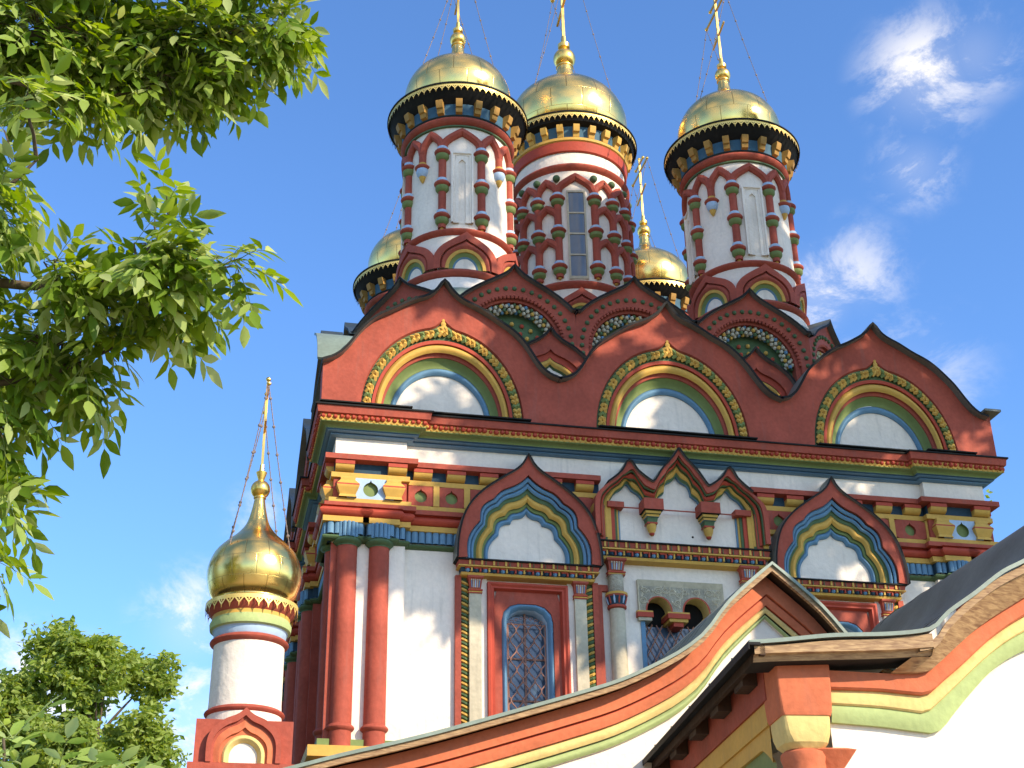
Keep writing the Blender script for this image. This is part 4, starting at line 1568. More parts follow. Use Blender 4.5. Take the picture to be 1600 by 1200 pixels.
def small_tower():
    tw = MB()
    prof = [(1.62, 16.2), (1.50, 17.3), (1.34, 17.66)]
    tw.lathe(prof, [ROOFL, WHITE], 48)
    tw.lathe([(1.30, 17.90)] + ring_prof(1.29, 17.78, 0.13, 0.24) + [(1.30, 17.64)], [RED], 48)
    tw.lathe([(1.22, 17.7), (1.22, 21.95), (1.24, 22.2)], [WHITE], 48)
    tw.lathe([(1.2, 19.02)] + ring_prof(1.22, 18.91, 0.11, 0.19) + [(1.2, 18.81)], [RED], 48)
    T = tw.build('domed_tower', church)
    W0 = R(-5.5)
    # colonnettes, arches
    cols = []
    for k in range(4):
        b = W0 + k * PI / 2
        cols += [b - R(21), b + R(21)]
    proto = None
    for a in cols:
        if proto is None:
            proto = bulb_column([21.02, 20.14, 19.27], 19.0, 21.3, 0.092).build('colonnette', T)
            c = proto
        else:
            c = proto.copy(); COL.objects.link(c); c.parent = T
        c.location = (1.25 * math.sin(a), -1.25 * math.cos(a), 0); c.rotation_euler = (0, 0, a)
    ar = MB()
    pproto = None
    for k in range(4):
        b = W0 + k * PI / 2
        ogee_tube(ar, 1.25, b - R(21), b + R(21), 21.18, 21.64, 0.098, RED)
        m_ = b + PI / 4
        ogee_tube(ar, 1.25, b + R(21), m_, 21.18, 21.64, 0.098, RED)
        ogee_tube(ar, 1.25, m_, b + PI / 2 - R(21), 21.18, 21.64, 0.098, RED)
        if pproto is None:
            pm = MB()
            pm.tube([(0, 0, 20.75), (0, 0, 21.25)], 0.09, RED, 12)
            pm.lathe([(0.07, 20.93), (0.10, 20.92), (0.10, 20.87), (0.085, 20.86)], [YEL], 12)
            pm.lathe([(0.09, 20.87)] + [(0.115 + 0.07 * math.sin(PI * i / 6), 20.86 - 0.13 * i / 6) for i in range(7)], [RED], 14)
            pm.lathe([(0.14, 20.74), (0.15, 20.69), (0.125, 20.60), (0.085, 20.55)], [LBLU], 14)
            pm.lathe([(0.085, 20.56), (0.07, 20.50), (0.025, 20.41), (0, 20.39)], [YEL], 10)
            pproto = pm.build('pendant', T); p = pproto
        else:
            p = pproto.copy(); COL.objects.link(p); p.parent = T
        p.location = (1.25 * math.sin(m_), -1.25 * math.cos(m_), 0)
    ar.build('arcade', T)
    # blind windows
    nproto = None
    for k in range(4):
        b = W0 + k * PI / 2
        if nproto is None:
            nm = MB(); mp = oncyl(1.22, 0)
            def fr(hw, zt, zb=19.12):
                return [(-hw, zb), (-hw, zt), (hw, zt), (hw, zb)]
            nm.loft([(fr(0.235, 21.04), -0.005), (fr(0.235, 21.04), 0.10), (fr(0.20, 21.0), 0.10), (fr(0.19, 20.99), 0.055), (fr(0.155, 20.955), 0.06), (fr(0.15, 20.95), 0.04)], [WHITE], mp)
            nn = 15
            rr = [(0.075, 19.12), (0.075, 20.78)] + [(0.075 * math.cos(PI / 2 * i / 6), 20.78 + 0.075 * math.sin(PI / 2 * i / 6)) for i in range(1, 7)]
            ii = half_sym(rr, nn); oo = half_sym([(0.15, 19.12), (0.15, 20.95), (0, 20.95)], nn)
            nm.loft([(oo, 0.045), (ii, 0.045), (ii, 0.004)], [WHITE, WHITE], mp)
            nm.loft([(ii, 0.004), ([(0, z) for x, z in ii], 0.004)], [WHITE], mp)
            nproto = nm.build('blind_window', T); q = nproto
        else:
            q = nproto.copy(); COL.objects.link(q); q.parent = T
        q.rotation_euler = (0, 0, b)
    hproto = None
    for k in range(6):
        a = R(-2) + k * PI / 3
        if hproto is None:
            hm = MB(); hood(hm, 1.22, 0, 17.88, 18.80, 0.64); hproto = hm.build('ogee_hood', T); q = hproto
        else:
            q = hproto.copy(); COL.objects.link(q); q.parent = T
        q.rotation_euler = (0, 0, a)
    cornice_head(T, 1.255, 21.95, 22.07, 22.36, 1.65, 22.71, 22.54, 20, 0.155)
    d = MB()
    pr = onion_profile([(1.42, 22.72), (1.10, 22.86), (1.22, 23.05), (1.30, 23.38), (1.27, 23.72), (1.08, 24.10), (0.72, 24.42), (0.40, 24.64), (0.22, 24.82), (0.165, 25.02), (0.145, 25.22)], 7)
    d.lathe(pr, [GOLD], 72, uv=True)
    D = d.build('onion_dome', T)
    f = MB()
    f.lathe([(0.145, 25.2), (0.17, 25.215), (0.17, 25.25), (0.10, 25.27)], [GOLDP], 20)
    f.ball((0, 0, 25.43), 0.205, GOLDP, 24, 16)
    f.lathe([(0.09, 25.6), (0.07, 25.64), (0.12, 25.68), (0.13, 25.76), (0.06, 25.78)], [GOLDP], 16)
    f.build('finial_ball', T)
    cross_obj(T, 25.7, 2.4)
    chains(T, 25.7, 2.4, 1.2, 23.95)
    return T


T1 = small_tower()
T1.location = (2.92, 3.70, 0)
for x, y in ((9.955, 3.70), (9.955, 10.735), (2.92, 10.735)):
    t = copy_tree(T1, church); t.location = (x, y, 0 if y < 5 else (-0.32 if x > 5 else -0.5))


def central_tower():
    Rd = 1.50
    tw = MB()
    tw.lathe([(2.0, 17.4), (1.95, 18.3), (1.66, 18.62), (Rd + 0.05, 18.7)], [WHITE, WHITE, RED], 64)
    tw.lathe([(Rd, 18.6), (Rd, 24.0)], [WHITE], 64)
    tw.lathe([(Rd - .02, 19.98)] + ring_prof(Rd, 19.85, 0.13, 0.24) + [(Rd - .02, 19.72)], [RED], 64)
    tw.lathe([(Rd - .02, 23.6)] + ring_prof(Rd, 23.44, 0.12, 0.25) + [(Rd - .02, 23.3)], [RED], 64)
    tw.lathe([(Rd + .02, 23.9), (Rd + 0.06, 23.93), (Rd + 0.09, 24.2), (Rd + 0.05, 24.24)], [VERM], 64)
    T = tw.build('central_domed_tower', church, (6.66, 7.17, 0))
    W0 = R(-10)
    cols = []
    for k in range(3):
        b = W0 + k * 2 * PI / 3
        cols += [b + R(18.2 + 20.9 * i) for i in range(5)]
    proto = None
    for a in cols:
        if proto is None:
            proto = bulb_column([22.40, 21.40, 20.32], 20.05, 22.6, 0.10).build('colonnette', T); c = proto
        else:
            c = proto.copy(); COL.objects.link(c); c.parent = T
        c.location = ((Rd + .04) * math.sin(a), -(Rd + .04) * math.cos(a), 0); c.rotation_euler = (0, 0, a)
    ar = MB(); st = MB()
    for k in range(3):
        b = W0 + k * 2 * PI / 3
        ar.mark(); ogee_tube(ar, Rd + .04, b - R(18.2), b + R(18.2), 22.60, 23.10, 0.105, RED)
        for i in range(4):
            a0, a1 = b + R(18.2 + 20.9 * i), b + R(18.2 + 20.9 * (i + 1))
            for zs, za in ((22.60, 23.02), (21.86, 22.2), (20.86, 21.2)):
                ogee_tube(ar, Rd + .04, a0, a1, zs, za, 0.10, RED)
        for i in range(5):
            a = b + R(18.2 + 20.9 * i)
            st.mark(); st.ball(((Rd + .06) * math.sin(a), -(Rd + .06) * math.cos(a), 23.07), 0.10, DGRN, 12, 8)
    ar.build_each('honeycomb_arcade', T)
    st.build_each('stud', T)
    wp = None
    for k in range(3):
        b = W0 + k * 2 * PI / 3
        if wp is None:
            wm = MB(); mp = oncyl(Rd, 0)
            def fr(hw, zt, zb):
                return [(-hw, zb), (-hw, zt), (hw, zt), (hw, zb), (-hw, zb)]
            wm.loft([(fr(0.24, 22.68, 20.0), -0.01), (fr(0.24, 22.68, 20.0), 0.045), (fr(0.195, 22.62, 20.08), 0.045), (fr(0.195, 22.62, 20.08), 0.012)], [GREY], mp)
            w0 = wm.build('window_frame', T); wp = [w0]
            gm = MB()
            gm.loft([([(-0.2, 20.06), (0, 20.06), (0.2, 20.06)], 0.015), ([(-0.2, 22.63), (0, 22.63), (.2, 22.63)], 0.015)], [GLASSD], mp)
            wp.append(gm.build('window_pane', T))
            bm_ = MB()
            for i in range(1, 4):
                z = 20.08 + (22.62 - 20.08) * i / 4
                bm_.box(-0.197, 0.197, 0.018, 0.042, z - 0.022, z + 0.022, GREY, mp)
            wp.append(bm_.build('window_bar', T)); cur = wp
        else:
            cur = []
            for o in wp:
                q = o.copy(); COL.objects.link(q); q.parent = T; cur.append(q)
        for o in cur:
            o.rotation_euler = (0, 0, b)
    hproto = None
    for k in range(8):
        a = R(-9) + k * PI / 4
        if hproto is None:
            hm = MB(); hood(hm, Rd, 0, 18.75, 19.66, 0.6); hproto = hm.build('ogee_hood', T); q = hproto
        else:
            q = hproto.copy(); COL.objects.link(q); q.parent = T
        q.rotation_euler = (0, 0, a)
    mb = MB()
    mb.lathe([(Rd + .06, 24.20), (Rd + 0.12, 24.24), (Rd + 0.12, 24.32), (Rd + 0.02, 24.34)], [YEL], 64)
    mb.lathe([(1.86, 24.957), (1.905, 24.96), (1.905, 24.995), (1.5, 25.08)], [DARKM], 64)
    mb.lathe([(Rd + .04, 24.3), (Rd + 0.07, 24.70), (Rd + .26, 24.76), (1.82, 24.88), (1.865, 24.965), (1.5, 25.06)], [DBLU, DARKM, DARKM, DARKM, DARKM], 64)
    mb.build('cornice', T)
    cb = MB()
    nc = 24
    for i in range(nc):
        a = 2 * PI * (i + .5) / nc
        cb.mark(); mp = turned((Rd + .03) * math.sin(a), -(Rd + .03) * math.cos(a), a)
        zz = [(0.02, 24.33), (0.08, 24.34), (0.12, 24.44), (0.18, 24.46), (0.22, 24.60), (0.22, 24.66)]
        vs = []
        for e in (-.082, .082):
            vs += [mp(e, d, z) for d, z in zz] + [mp(e, -.02, 24.66), mp(e, -.02, 24.33)]
        m_ = len(zz) + 2
        cb.add(vs, [(j, j + 1, m_ + j + 1, m_ + j) for j in range(m_ - 1)] + [tuple(range(m_)), tuple(range(m_, 2 * m_))], YEL)
    cb.build_each('corbel', T)
    lv = MB(); lace(lv, 1.875, 24.955, 24.74, int(2 * PI * 1.865 / 0.15), LACE); lv.build('lace_valance', T)
    d = MB()
    pr = onion_profile([(1.6, 24.97), (1.44, 25.08), (1.57, 25.30), (1.665, 25.70), (1.62, 26.12), (1.40, 26.58), (1.0, 26.98), (0.58, 27.28), (0.33, 27.5), (0.25, 27.75), (0.225, 27.95)], 7)
    d.lathe(pr, [GOLD], 80, uv=True)
    d.build('onion_dome', T)
    f = MB()
    f.ball((0, 0, 28.28), 0.32, GOLDP, 28, 18)
    f.lathe([(0.225, 27.93), (0.25, 27.95), (0.25, 27.99), (0.15, 28.02)], [GOLDP], 20)
    f.lathe([(0.12, 28.56), (0.09, 28.62), (0.17, 28.68), (0.18, 28.80), (0.07, 28.83)], [GOLDP], 16)
    f.build('finial_ball', T)
    cross_obj(T, 28.7, 3.4)
    chains(T, 28.7, 3.4, 1.5, 26.42, (40, 130, 220, 310))
    return T


central_tower()

# =================================================================== LITTLE CUPOLA
cup = empty('chapel_cupola', (-1.36, -2.0, 0))
tag(cup, 'small white cupola with a gilded onion dome on a red pedestal beside the church wall', 'cupola')


def cupola():
    q = MB()
    # lower chapel block and red pedestal
    q.box(-0.78, 0.9, -0.76, 0.9, 5.80, 5.98, RED)
    q.box(-0.70, 0.70, -0.66, 0.66, 5.98, 6.62, RED)
    q.box(-0.95, 1.1, -0.70, 1.0, 0.0, 5.80, WHITE)
    q.build('pedestal', cup)
    k = MB(); mp = flat(-0.66)
    N = 25
    o = half_sym(smoothc([(0.53, 5.985), (0.53, 6.28), (0.46, 6.46), (0.30, 6.60), (0.12, 6.68), (0, 6.78)], 5), N)
    i1 = lerp(o, [(0, 5.985)] * len(o), 0.14); i2 = lerp(o, [(0, 5.985)] * len(o), 0.20); i3 = lerp(o, [(0, 5.985)] * len(o), 0.36)
    ring = lambda r: half_sym([(r, 5.985), (r, 6.05)] + arch_half(r, r, 6.08), N)
    r1, r2, r3 = ring(0.31), ring(0.22), ring(0.20)
    k.loft([(o, -0.3), (o, 0.12), (i1, 0.12), (i1, 0.07)], [RED, RED, RED], mp)
    k.loft([(i1, 0.07), (i2, 0.06), (i3, 0.10), (i3, 0.05), (r1, 0.05)], [RED, COR, COR, COR], mp)
    k.loft(torus_secs(r1, r2, 0.05, 0.05), [CRM], mp)
    k.loft([(r2, 0.05), (r3, 0.01), ([(0, 5.985)] * len(r3), 0.01)], [CRM, WHITE], mp)
    k.build('ogee_face', cup)
    d = MB()
    d.lathe([(0.575, 5.98), (0.57, 6.6), (0.545, 7.0), (0.54, 7.95)], [WHITE], 40)
    d.lathe(ring_prof(0.545, 6.84, 0.06, 0.11), [RED], 40)
    d.lathe(ring_prof(0.54, 7.93, 0.065, 0.12), [RED], 40)
    d.lathe([(0.53, 7.97), (0.55, 8.0), (0.56, 8.09), (0.58, 8.11)], [LBLU], 40)
    d.lathe([(0.58, 8.11), (0.62, 8.13), (0.63, 8.22), (0.60, 8.28), (0.60, 8.36)], [PGRN, PGRN, PGRN, YEL], 40)
    d.lathe([(0.60, 8.34), (0.66, 8.40), (0.70, 8.50)], [RED], 40)
    d.lathe([(0.70, 8.50), (0.71, 8.545), (0.55, 8.58)], [DARKM], 40)
    d.build('drum', cup)
    l = MB(); lace(l, 0.715, 8.54, 8.33, 30, LACE); l.build('lace_valance', cup)
    g = MB()
    pr = onion_profile([(0.60, 8.57), (0.58, 8.62), (0.67, 8.73), (0.735, 8.97), (0.725, 9.18), (0.64, 9.40), (0.48, 9.58), (0.31, 9.74), (0.185, 9.92), (0.12, 10.15), (0.09, 10.32), (0.08, 10.38)], 7)
    g.lathe(pr, [GOLD], 64, uv=True)
    g.build('onion_dome', cup)
    f = MB()
    f.ball((0, 0, 10.53), 0.158, GOLDP, 24, 16)
    f.lathe([(0.08, 10.36), (0.1, 10.37), (0.1, 10.39), (0.06, 10.41)], [GOLDP], 16)
    f.lathe([(0.06, 10.67), (0.05, 10.7), (0.085, 10.81), (0.09, 10.83), (0.03, 10.83)], [GOLDP], 16)
    f.build('finial_ball', cup)
    cross_obj(cup, 10.75, 1.8)
    chains(cup, 10.75, 1.8, 0.66, 9.38, (50, 140, 230, 320))


cupola()

# =================================================================== GALLERY GABLE
gal = empty('gallery', (0, 0, 0))
tag(gal, 'white gallery with a wavy orange, yellow and green striped gable before the church', 'gallery')


def gallery():
    AX, Y = 6.53, -3.5
    roof = [(-6.9, 3.5), (-4.5, 4.5), (-0.56, 5.70), (0.51, 5.99), (1.41, 6.24), (2.71, 6.64), (3.28, 6.82), (4.01, 7.07), (4.77, 7.44), (5.2, 7.72), (5.45, 7.96), (5.71, 8.29), (6.01, 8.58), (6.53, 9.02)]
    N = 60
    sm = smoothc(roof, 5)
    hl = resample(sm, N)
    def full(d):
        out = []
        for i in range(len(hl)):
            w = min(1, max(0, (hl[i][0] - 5.0) / (AX - 5.0)))
            out.append((hl[i][0], hl[i][1] - d * (1 + w * (0.12 - 0.5 * max(0, d - 0.33)))))
        out[-1] = (AX, hl[-1][1] - d * (1.12 - 0.5 * max(0, d - 0.33)))
        return out + [(2 * AX - x, z) for x, z in out[::-1][1:]]
    mp = flat(Y)
    c0, c1, c2, c3, c4, c5 = full(0.03), full(0.07), full(0.33), full(0.52), full(0.68), full(0.82)
    w = MB()
    w.loft([(c0, 0.0), (c1, 0.20), (c2, 0.20), (c2, 0.13)], [COR, COR, COR], mp)
    k = full(0.36)
    w.loft([(c2, 0.13), (k, 0.155), (full(0.43), 0.15), (c3, 0.12), (c3, 0.07)], [VERM, COR, COR, VERM], mp)
    w.loft(torus_secs(c3, c4, 0.06, 0.04, 4), [CRM], mp)
    w.loft(torus_secs(c4, c5, 0.0, 0.05, 5), [PGRN], mp)
    w.build('striped_gable', gal)
    b = MB()
    b.loft([(c5, 0.0), (c5, -0.05), ([(x, 1.0) for x, z in c5], -0.05)], [WHITE, WHITE], mp)
    b.build('gable_wall', gal)
    f = MB()
    e0, e1 = full(0.0), full(0.085)
    f.loft([(e0, 0.42), (e0, 0.50), (e1, 0.50), (e1, 0.43), (full(0.02), 0.42), (full(0.03), 0.0)], [WOOD, WOOD, WOOD, WOOD, DARKW], mp)
    f.build('barge_board', gal)
    r = MB()
    ribbon(r, e0, mp, -3.85, 0.54, 0.05, ROOFL, ROOFL)
    ro = r.build('metal_roof', gal)
    s = MB()
    for i in range(9):
        d = -0.4 - i * 0.42
        pts = [mp(x, d, z + 0.06) for x, z in e0]
        s.tube(pts, 0.022, ROOF, 4)
    s.build('standing_seam', ro)


gallery()

# =================================================================== FOREGROUND PORCH
por = empty('porch', (4.51, -9.0, 0), R(-6))
tag(por, 'nearest porch with a curved dark metal roof, timber eaves and a fat orange corner column', 'porch')


def porch():
    mp = lambda u, d, z: (u, -d, z)
    # ogee front line (orange top), symmetrical about UC
    UC = 5.0
    top = [(0.34, 5.86), (0.9, 5.84), (1.2, 5.83), (1.45, 5.845), (1.62, 5.95), (1.83, 6.12), (2.24, 6.43), (2.82, 6.78), (3.4, 7.10), (4.0, 7.45), (4.6, 7.85), (5.0, 8.2)]
    def sym(p, n=50, sub=5):
        h = resample(smoothc(p, sub), n)
        return h + [(2 * UC - x, z) for x, z in h[::-1][1:]]
    b1 = [(0.34, 5.65), (0.9, 5.64), (1.25, 5.61), (1.47, 5.61), (1.66, 5.75), (1.9, 5.93), (2.34, 6.28), (2.80, 6.56), (3.45, 6.86), (4.05, 7.25), (4.65, 7.8), (5.0, 8.45)]
    b2 = [(0.34, 5.49), (0.9, 5.46), (1.25, 5.42), (1.44, 5.415), (1.65, 5.57), (1.88, 5.76), (2.32, 6.11), (2.78, 6.38), (3.5, 6.66), (4.1, 7.05), (4.7, 7.55), (5.0, 8.1)]
    b3 = [(0.34, 5.30), (0.9, 5.26), (1.3, 5.215), (1.56, 5.21), (1.78, 5.42), (1.98, 5.62), (2.33, 5.93), (2.76, 6.17), (3.55, 6.45), (4.15, 6.8), (4.72, 7.3), (5.0, 7.75)]
    T, B1, B2, B3 = sym(top), sym(b1), sym(b2), sym(b3)
    w = MB()
    w.loft([(T, -0.15), (T, 0.10), (lerp(T, B1, .9), 0.115), (B1, 0.09), (B1, 0.045)], [COR], mp)
    w.loft([(B1, 0.045), (lerp(B1, B2, .5), 0.07), (lerp(B1, B2, .9), 0.06), (B2, 0.04), (B2, 0.0)], [CRM], mp)
    w.loft([(B2, 0.0)] + [(lerp(B2, B3, i / 6), 0.035 * math.sin(PI * (0.25 + .75 * i / 6))) for i in range(7)] + [(B3, -0.06)], [PGRN], mp)
    w.build('striped_arch', por)
    wl = MB()
    wl.loft([(B3, -0.06), ([(x, 1.0) for x, z in B3], -0.06)], [WHITE], mp)
    wl.build('front_wall', por)
    # bevelled corner block, cushion and round column
    cb = MB()
    def rr(h, r):
        pts = []
        for cx, cy, a0 in ((h - r, h - r, 0), (-h + r, h - r, 90), (-h + r, -h + r, 180), (h - r, -h + r, 270)):
            for i in range(5):
                a = R(a0 + 90 * i / 4); pts.append((cx + r * math.cos(a), cy + r * math.sin(a)))
        return pts
    def stack(mb, rows, mats, c=(0.02, 0.14)):
        secs = [(rr(h, r), z) for h, r, z in rows]
        n = len(secs[0][0]); vs = []
        for q, z in secs:
            vs += [(c[0] + x, c[1] + y, z) for x, y in q]
        fs = [(i * n + j, i * n + (j + 1) % n, (i + 1) * n + (j + 1) % n, (i + 1) * n + j) for i in range(len(secs) - 1) for j in range(n)]
        mm = [mats[i % len(mats)] for i in range(len(secs) - 1) for j in range(n)]
        fs += [tuple(range(n)), tuple((len(secs) - 1) * n + j for j in range(n))]; mm += [mats[0], mats[-1]]
        mb.add(vs, fs, mm)
    stack(cb, [(0.31, 0.03, 6.02), (0.312, 0.03, 5.87), (0.306, 0.035, 5.6), (0.298, 0.05, 5.40), (0.285, 0.06, 5.345)], [COR])
    stack(cb, [(0.27, 0.05, 5.35), (0.275, 0.07, 5.30), (0.272, 0.10, 5.16), (0.255, 0.15, 5.06), (0.21, 0.18, 5.0), (0.12, 0.1, 4.99)], [CRM])
    cb.build('corner_block', por, smooth=20)
    col = MB()
    col.lathe([(0.10, 5.02), (0.21, 5.0), (0.25, 4.97), (0.255, 4.92), (0.235, 4.86), (0.24, 4.4), (0.26, 3.0), (0.26, 0.0)], [COR], 28, (0.02, 0.14))
    stack(col, [(0.20, .02, 5.02), (0.27, .02, 4.99), (0.14, .02, 4.80)], [COR], (0.30, 0.20))
    col.build('round_column', por)
    # ---- left side going back to the gallery
    side = MB()
    sp = lambda s, d, z: (-0.24 - d, s, z)      # s = distance back
    L_ = 5.6
    def strip(z1, z0, d0, d1, mat, s0=0.42):
        side.box(s0, L_, -0.25, d0, z0, z1, mat, sp)
    side.box(0.30, L_, -0.2, 0.06, 5.62, 6.04, RED, sp)
    side.box(0.42, L_, -0.2, 0.03, 5.36, 5.62, YEL, sp)
    # scalloped green and yellow waves on the pier-side wall
    def wave(zb, amp, n):
        return [(0.45 + (L_ - 0.45) * i / n, zb + amp * min(1, 3.2 * math.sin(PI * i / n) ** 0.8)) for i in range(n + 1)]
    a = wave(4.95, 0.22, 60); b = wave(4.5, 0.34, 60)
    side.loft([([(s, 5.36) for s, z in a], 0.0), (a, 0.0), (a, -0.04)], [YEL, YEL], sp)
    side.loft([(a, -0.04), (b, -0.04), (b, -0.08)], [GRN, GRN], sp)
    side.loft([(b, -0.08), ([(s, 1.0) for s, z in b], -0.08)], [WHITE], sp)
    side.build('side_wall', por)
    # ---- eaves: boards, soffit, rafter ends
    ev = MB()
    ed = 0.46
    # front eaves board (wavy, hand cut) up to the ogee
    fb0 = [(-0.60, 5.93), (-0.3, 5.95), (0.3, 5.975), (0.9, 6.0), (1.46, 6.045)]
    fb1 = [(-0.60, 6.03), (-0.3, 6.04), (0.3, 6.10), (0.9, 6.13), (1.46, 6.20)]
    f0, f1 = resample(smoothc(fb0), 20), resample(smoothc(fb1), 20)
    ev.loft([(f1, ed - .05), (f1, ed), (f0, ed), (f0, ed - 0.05), (f0, ed - .06), ([(x, z - 0.07) for x, z in f0], ed - 0.10), ([(x, z - 0.07) for x, z in f0], -0.1)], [WOOD, WOOD, WOOD, WOOD, WOOD, DARKM], mp)
    ev.add([mp(1.46, d, z) for d, z in ((ed, 6.20), (ed, 6.045), (ed - 0.10, 5.97), (-0.1, 5.97), (-0.1, 6.20))], [(0, 1, 2, 3, 4)], WOOD)
    # curved barge board following the ogee
    bt = [(1.30, 6.0), (1.50, 6.05), (1.66, 6.24), (1.9, 6.45), (2.3, 6.74), (2.75, 6.97), (3.4, 7.26), (4.0, 7.62), (4.6, 8.0), (5.0, 8.4)]
    bb = [(1.05, 5.835), (1.44, 5.84), (1.62, 5.95), (1.83, 6.12), (2.24, 6.43), (2.82, 6.77), (3.4, 7.09), (4.0, 7.45), (4.6, 7.85), (5.0, 8.2)]
    BT, BB = sym(bt), sym(bb)
    ev.loft([(BT, 0.40), (BB, 0.17), (BB, 0.0)], [WOOD, WOOD], mp)
    BT2 = [(x, z + 0.10) for x, z in BT]
    ev.loft([(BT2, 0.40), (BT2, 0.44), (BT, 0.44), (BT, 0.40)], [WOOD, WOOD, DARKM], mp)
    # side eaves board, dark and in shade
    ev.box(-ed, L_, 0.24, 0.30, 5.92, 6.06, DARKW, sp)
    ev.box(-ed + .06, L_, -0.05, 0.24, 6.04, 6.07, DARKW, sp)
    ev.build('eaves_board', por)
    rp = None
    for i in range(5):
        s = 0.75 + i * 1.2
        if rp is None:
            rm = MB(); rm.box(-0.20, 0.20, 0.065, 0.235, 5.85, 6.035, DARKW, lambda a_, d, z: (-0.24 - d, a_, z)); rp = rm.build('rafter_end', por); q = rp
        else:
            q = rp.copy(); COL.objects.link(q); q.parent = por
        q.location = (0, s, 0)
    # ---- roof
    r = MB()
    prof = [(-0.66, 6.03), (-0.3, 6.06), (0.3, 6.125), (0.9, 6.15), (1.3, 6.19), (1.50, 6.25), (1.70, 6.43), (2.05, 6.66), (2.42, 6.92), (2.78, 7.10), (3.1, 7.36), (3.38, 7.78), (3.6, 7.98), (3.85, 8.12), (4.25, 8.36), (4.7, 8.58), (5.0, 8.75)]
    PRF = sym(prof, 60, 5)
    # the vault climbs a little towards the church
    rmp = lambda u, d, z: (u, -d, z + 0.077 * max(0.0, -d) * min(1.0, max(0.0, (u - 1.4) / 1.6)))
    ribbon(r, PRF, rmp, -6.2, 0.50, 0.045, ROOF, ROOFL)
    ro = r.build('metal_roof', por)
    s = MB()
    for i in range(6):
        d = -0.3 - i * 1.1
        s.tube([rmp(x, d, z + 0.055) for x, z in PRF], 0.014, DARKM, 4)
    s.build('standing_seam', ro)
    # dark folded edge along the side
    e = MB()
    e.box(-ed - 0.05, L_ + .5, 0.30, 0.44, 6.02, 6.05, DARKM, sp)
    e.box(-ed - 0.05, L_ + .5, 0.425, 0.44, 5.97, 6.02, DARKM, sp)
    e.build('roof_edge', por)


porch()

# =================================================================== GROUND
g = MB()
g.add([(-900, -900, 0), (900, -900, 0), (900, 900, 0), (-900, 900, 0)], [(0, 1, 2, 3)], paint('trodden_grass', (0.16, 0.15, 0.07), 0.95, 0.35, 0.4, 0.6))
go = g.build('ground', smooth=0)
go['kind'] = 'structure'
pv = MB()
pv.box(-16, 22, -40, -9.6, -0.2, 0.004, paint('worn_paving', (0.40, 0.33, 0.25), 0.9, 0.2, 0.3, 0.4))
po = pv.build('pavement', smooth=0); po['kind'] = 'structure'

# =================================================================== TREES
def leaflet(mb, base, dirv, nrm, ln, wd, mat, rng):
    """one pointed leaflet folded along its midrib, drooping at the tip"""
    d = dirv.normalized(); s = d.cross(nrm)
    if s.length < 1e-4:
        s = d.orthogonal()
    s.normalize(); n = s.cross(d).normalized()
    fold = rng.uniform(0.05, 0.28); droop = rng.uniform(0.02, 0.22)
    P = lambda t, e: base + d * (ln * t) + s * (wd * e) + n * (abs(e) * wd * fold * 1.6 - ln * droop * t * t)
    vs = [P(0, 0), P(.22, -.36), P(.22, 0), P(.22, .36), P(.5, -.5), P(.5, 0), P(.5, .5), P(.78, -.27), P(.78, 0), P(.78, .27), P(1, 0)]
    fs = [(0, 2, 1), (0, 3, 2), (1, 2, 5, 4), (2, 3, 6, 5), (4, 5, 8, 7), (5, 6, 9, 8), (7, 8, 10), (8, 9, 10)]
    mb.add(vs, fs, mat)


def compound_leaf(mb, st, base, dirv, rng, ln, mat, pairs=3, stemmat=None):
    d = dirv.normalized()
    up = Vector((0, 0, 1)); side = d.cross(up)
    if side.length < 1e-3:
        side = Vector((1, 0, 0))
    side.normalize(); n = side.cross(d).normalized()
    roll = rng.uniform(-0.9, 0.9)
    q = Matrix.Rotation(roll, 3, d); side = q @ side; n = q @ n
    L = ln * rng.uniform(1.5, 2.1)
    pts = []
    for i in range(5):
        t = i / 4
        pts.append(base + d * (L * t) - up * (L * 0.22 * t * t))
    st.tube(pts, [0.0016, 0.0014, 0.0012, 0.001, 0.0007], stemmat or GRN, 3, False)
    for k in range(pairs):
        t = 0.36 + 0.5 * k / max(1, pairs - 1); p = base + d * (L * t) - up * (L * 0.22 * t * t)
        for e in (-1, 1):
            dv = (d * rng.uniform(0.55, 0.95) + side * e + n * rng.uniform(-0.15, 0.25) - up * rng.uniform(0.05, 0.4))
            l = ln * rng.uniform(0.8, 1.15) * (0.85 + 0.2 * t)
            leaflet(mb, p, dv, n + side * e * -0.25 + Vector((rng.uniform(-.3, .3), rng.uniform(-.3, .3), rng.uniform(-.2, .2))), l, l * rng.uniform(0.29, 0.38), mat, rng)
    l = ln * rng.uniform(0.95, 1.25)
    leaflet(mb, pts[-1], d - up * rng.uniform(0.2, 0.6), n, l, l * 0.4, mat, rng)


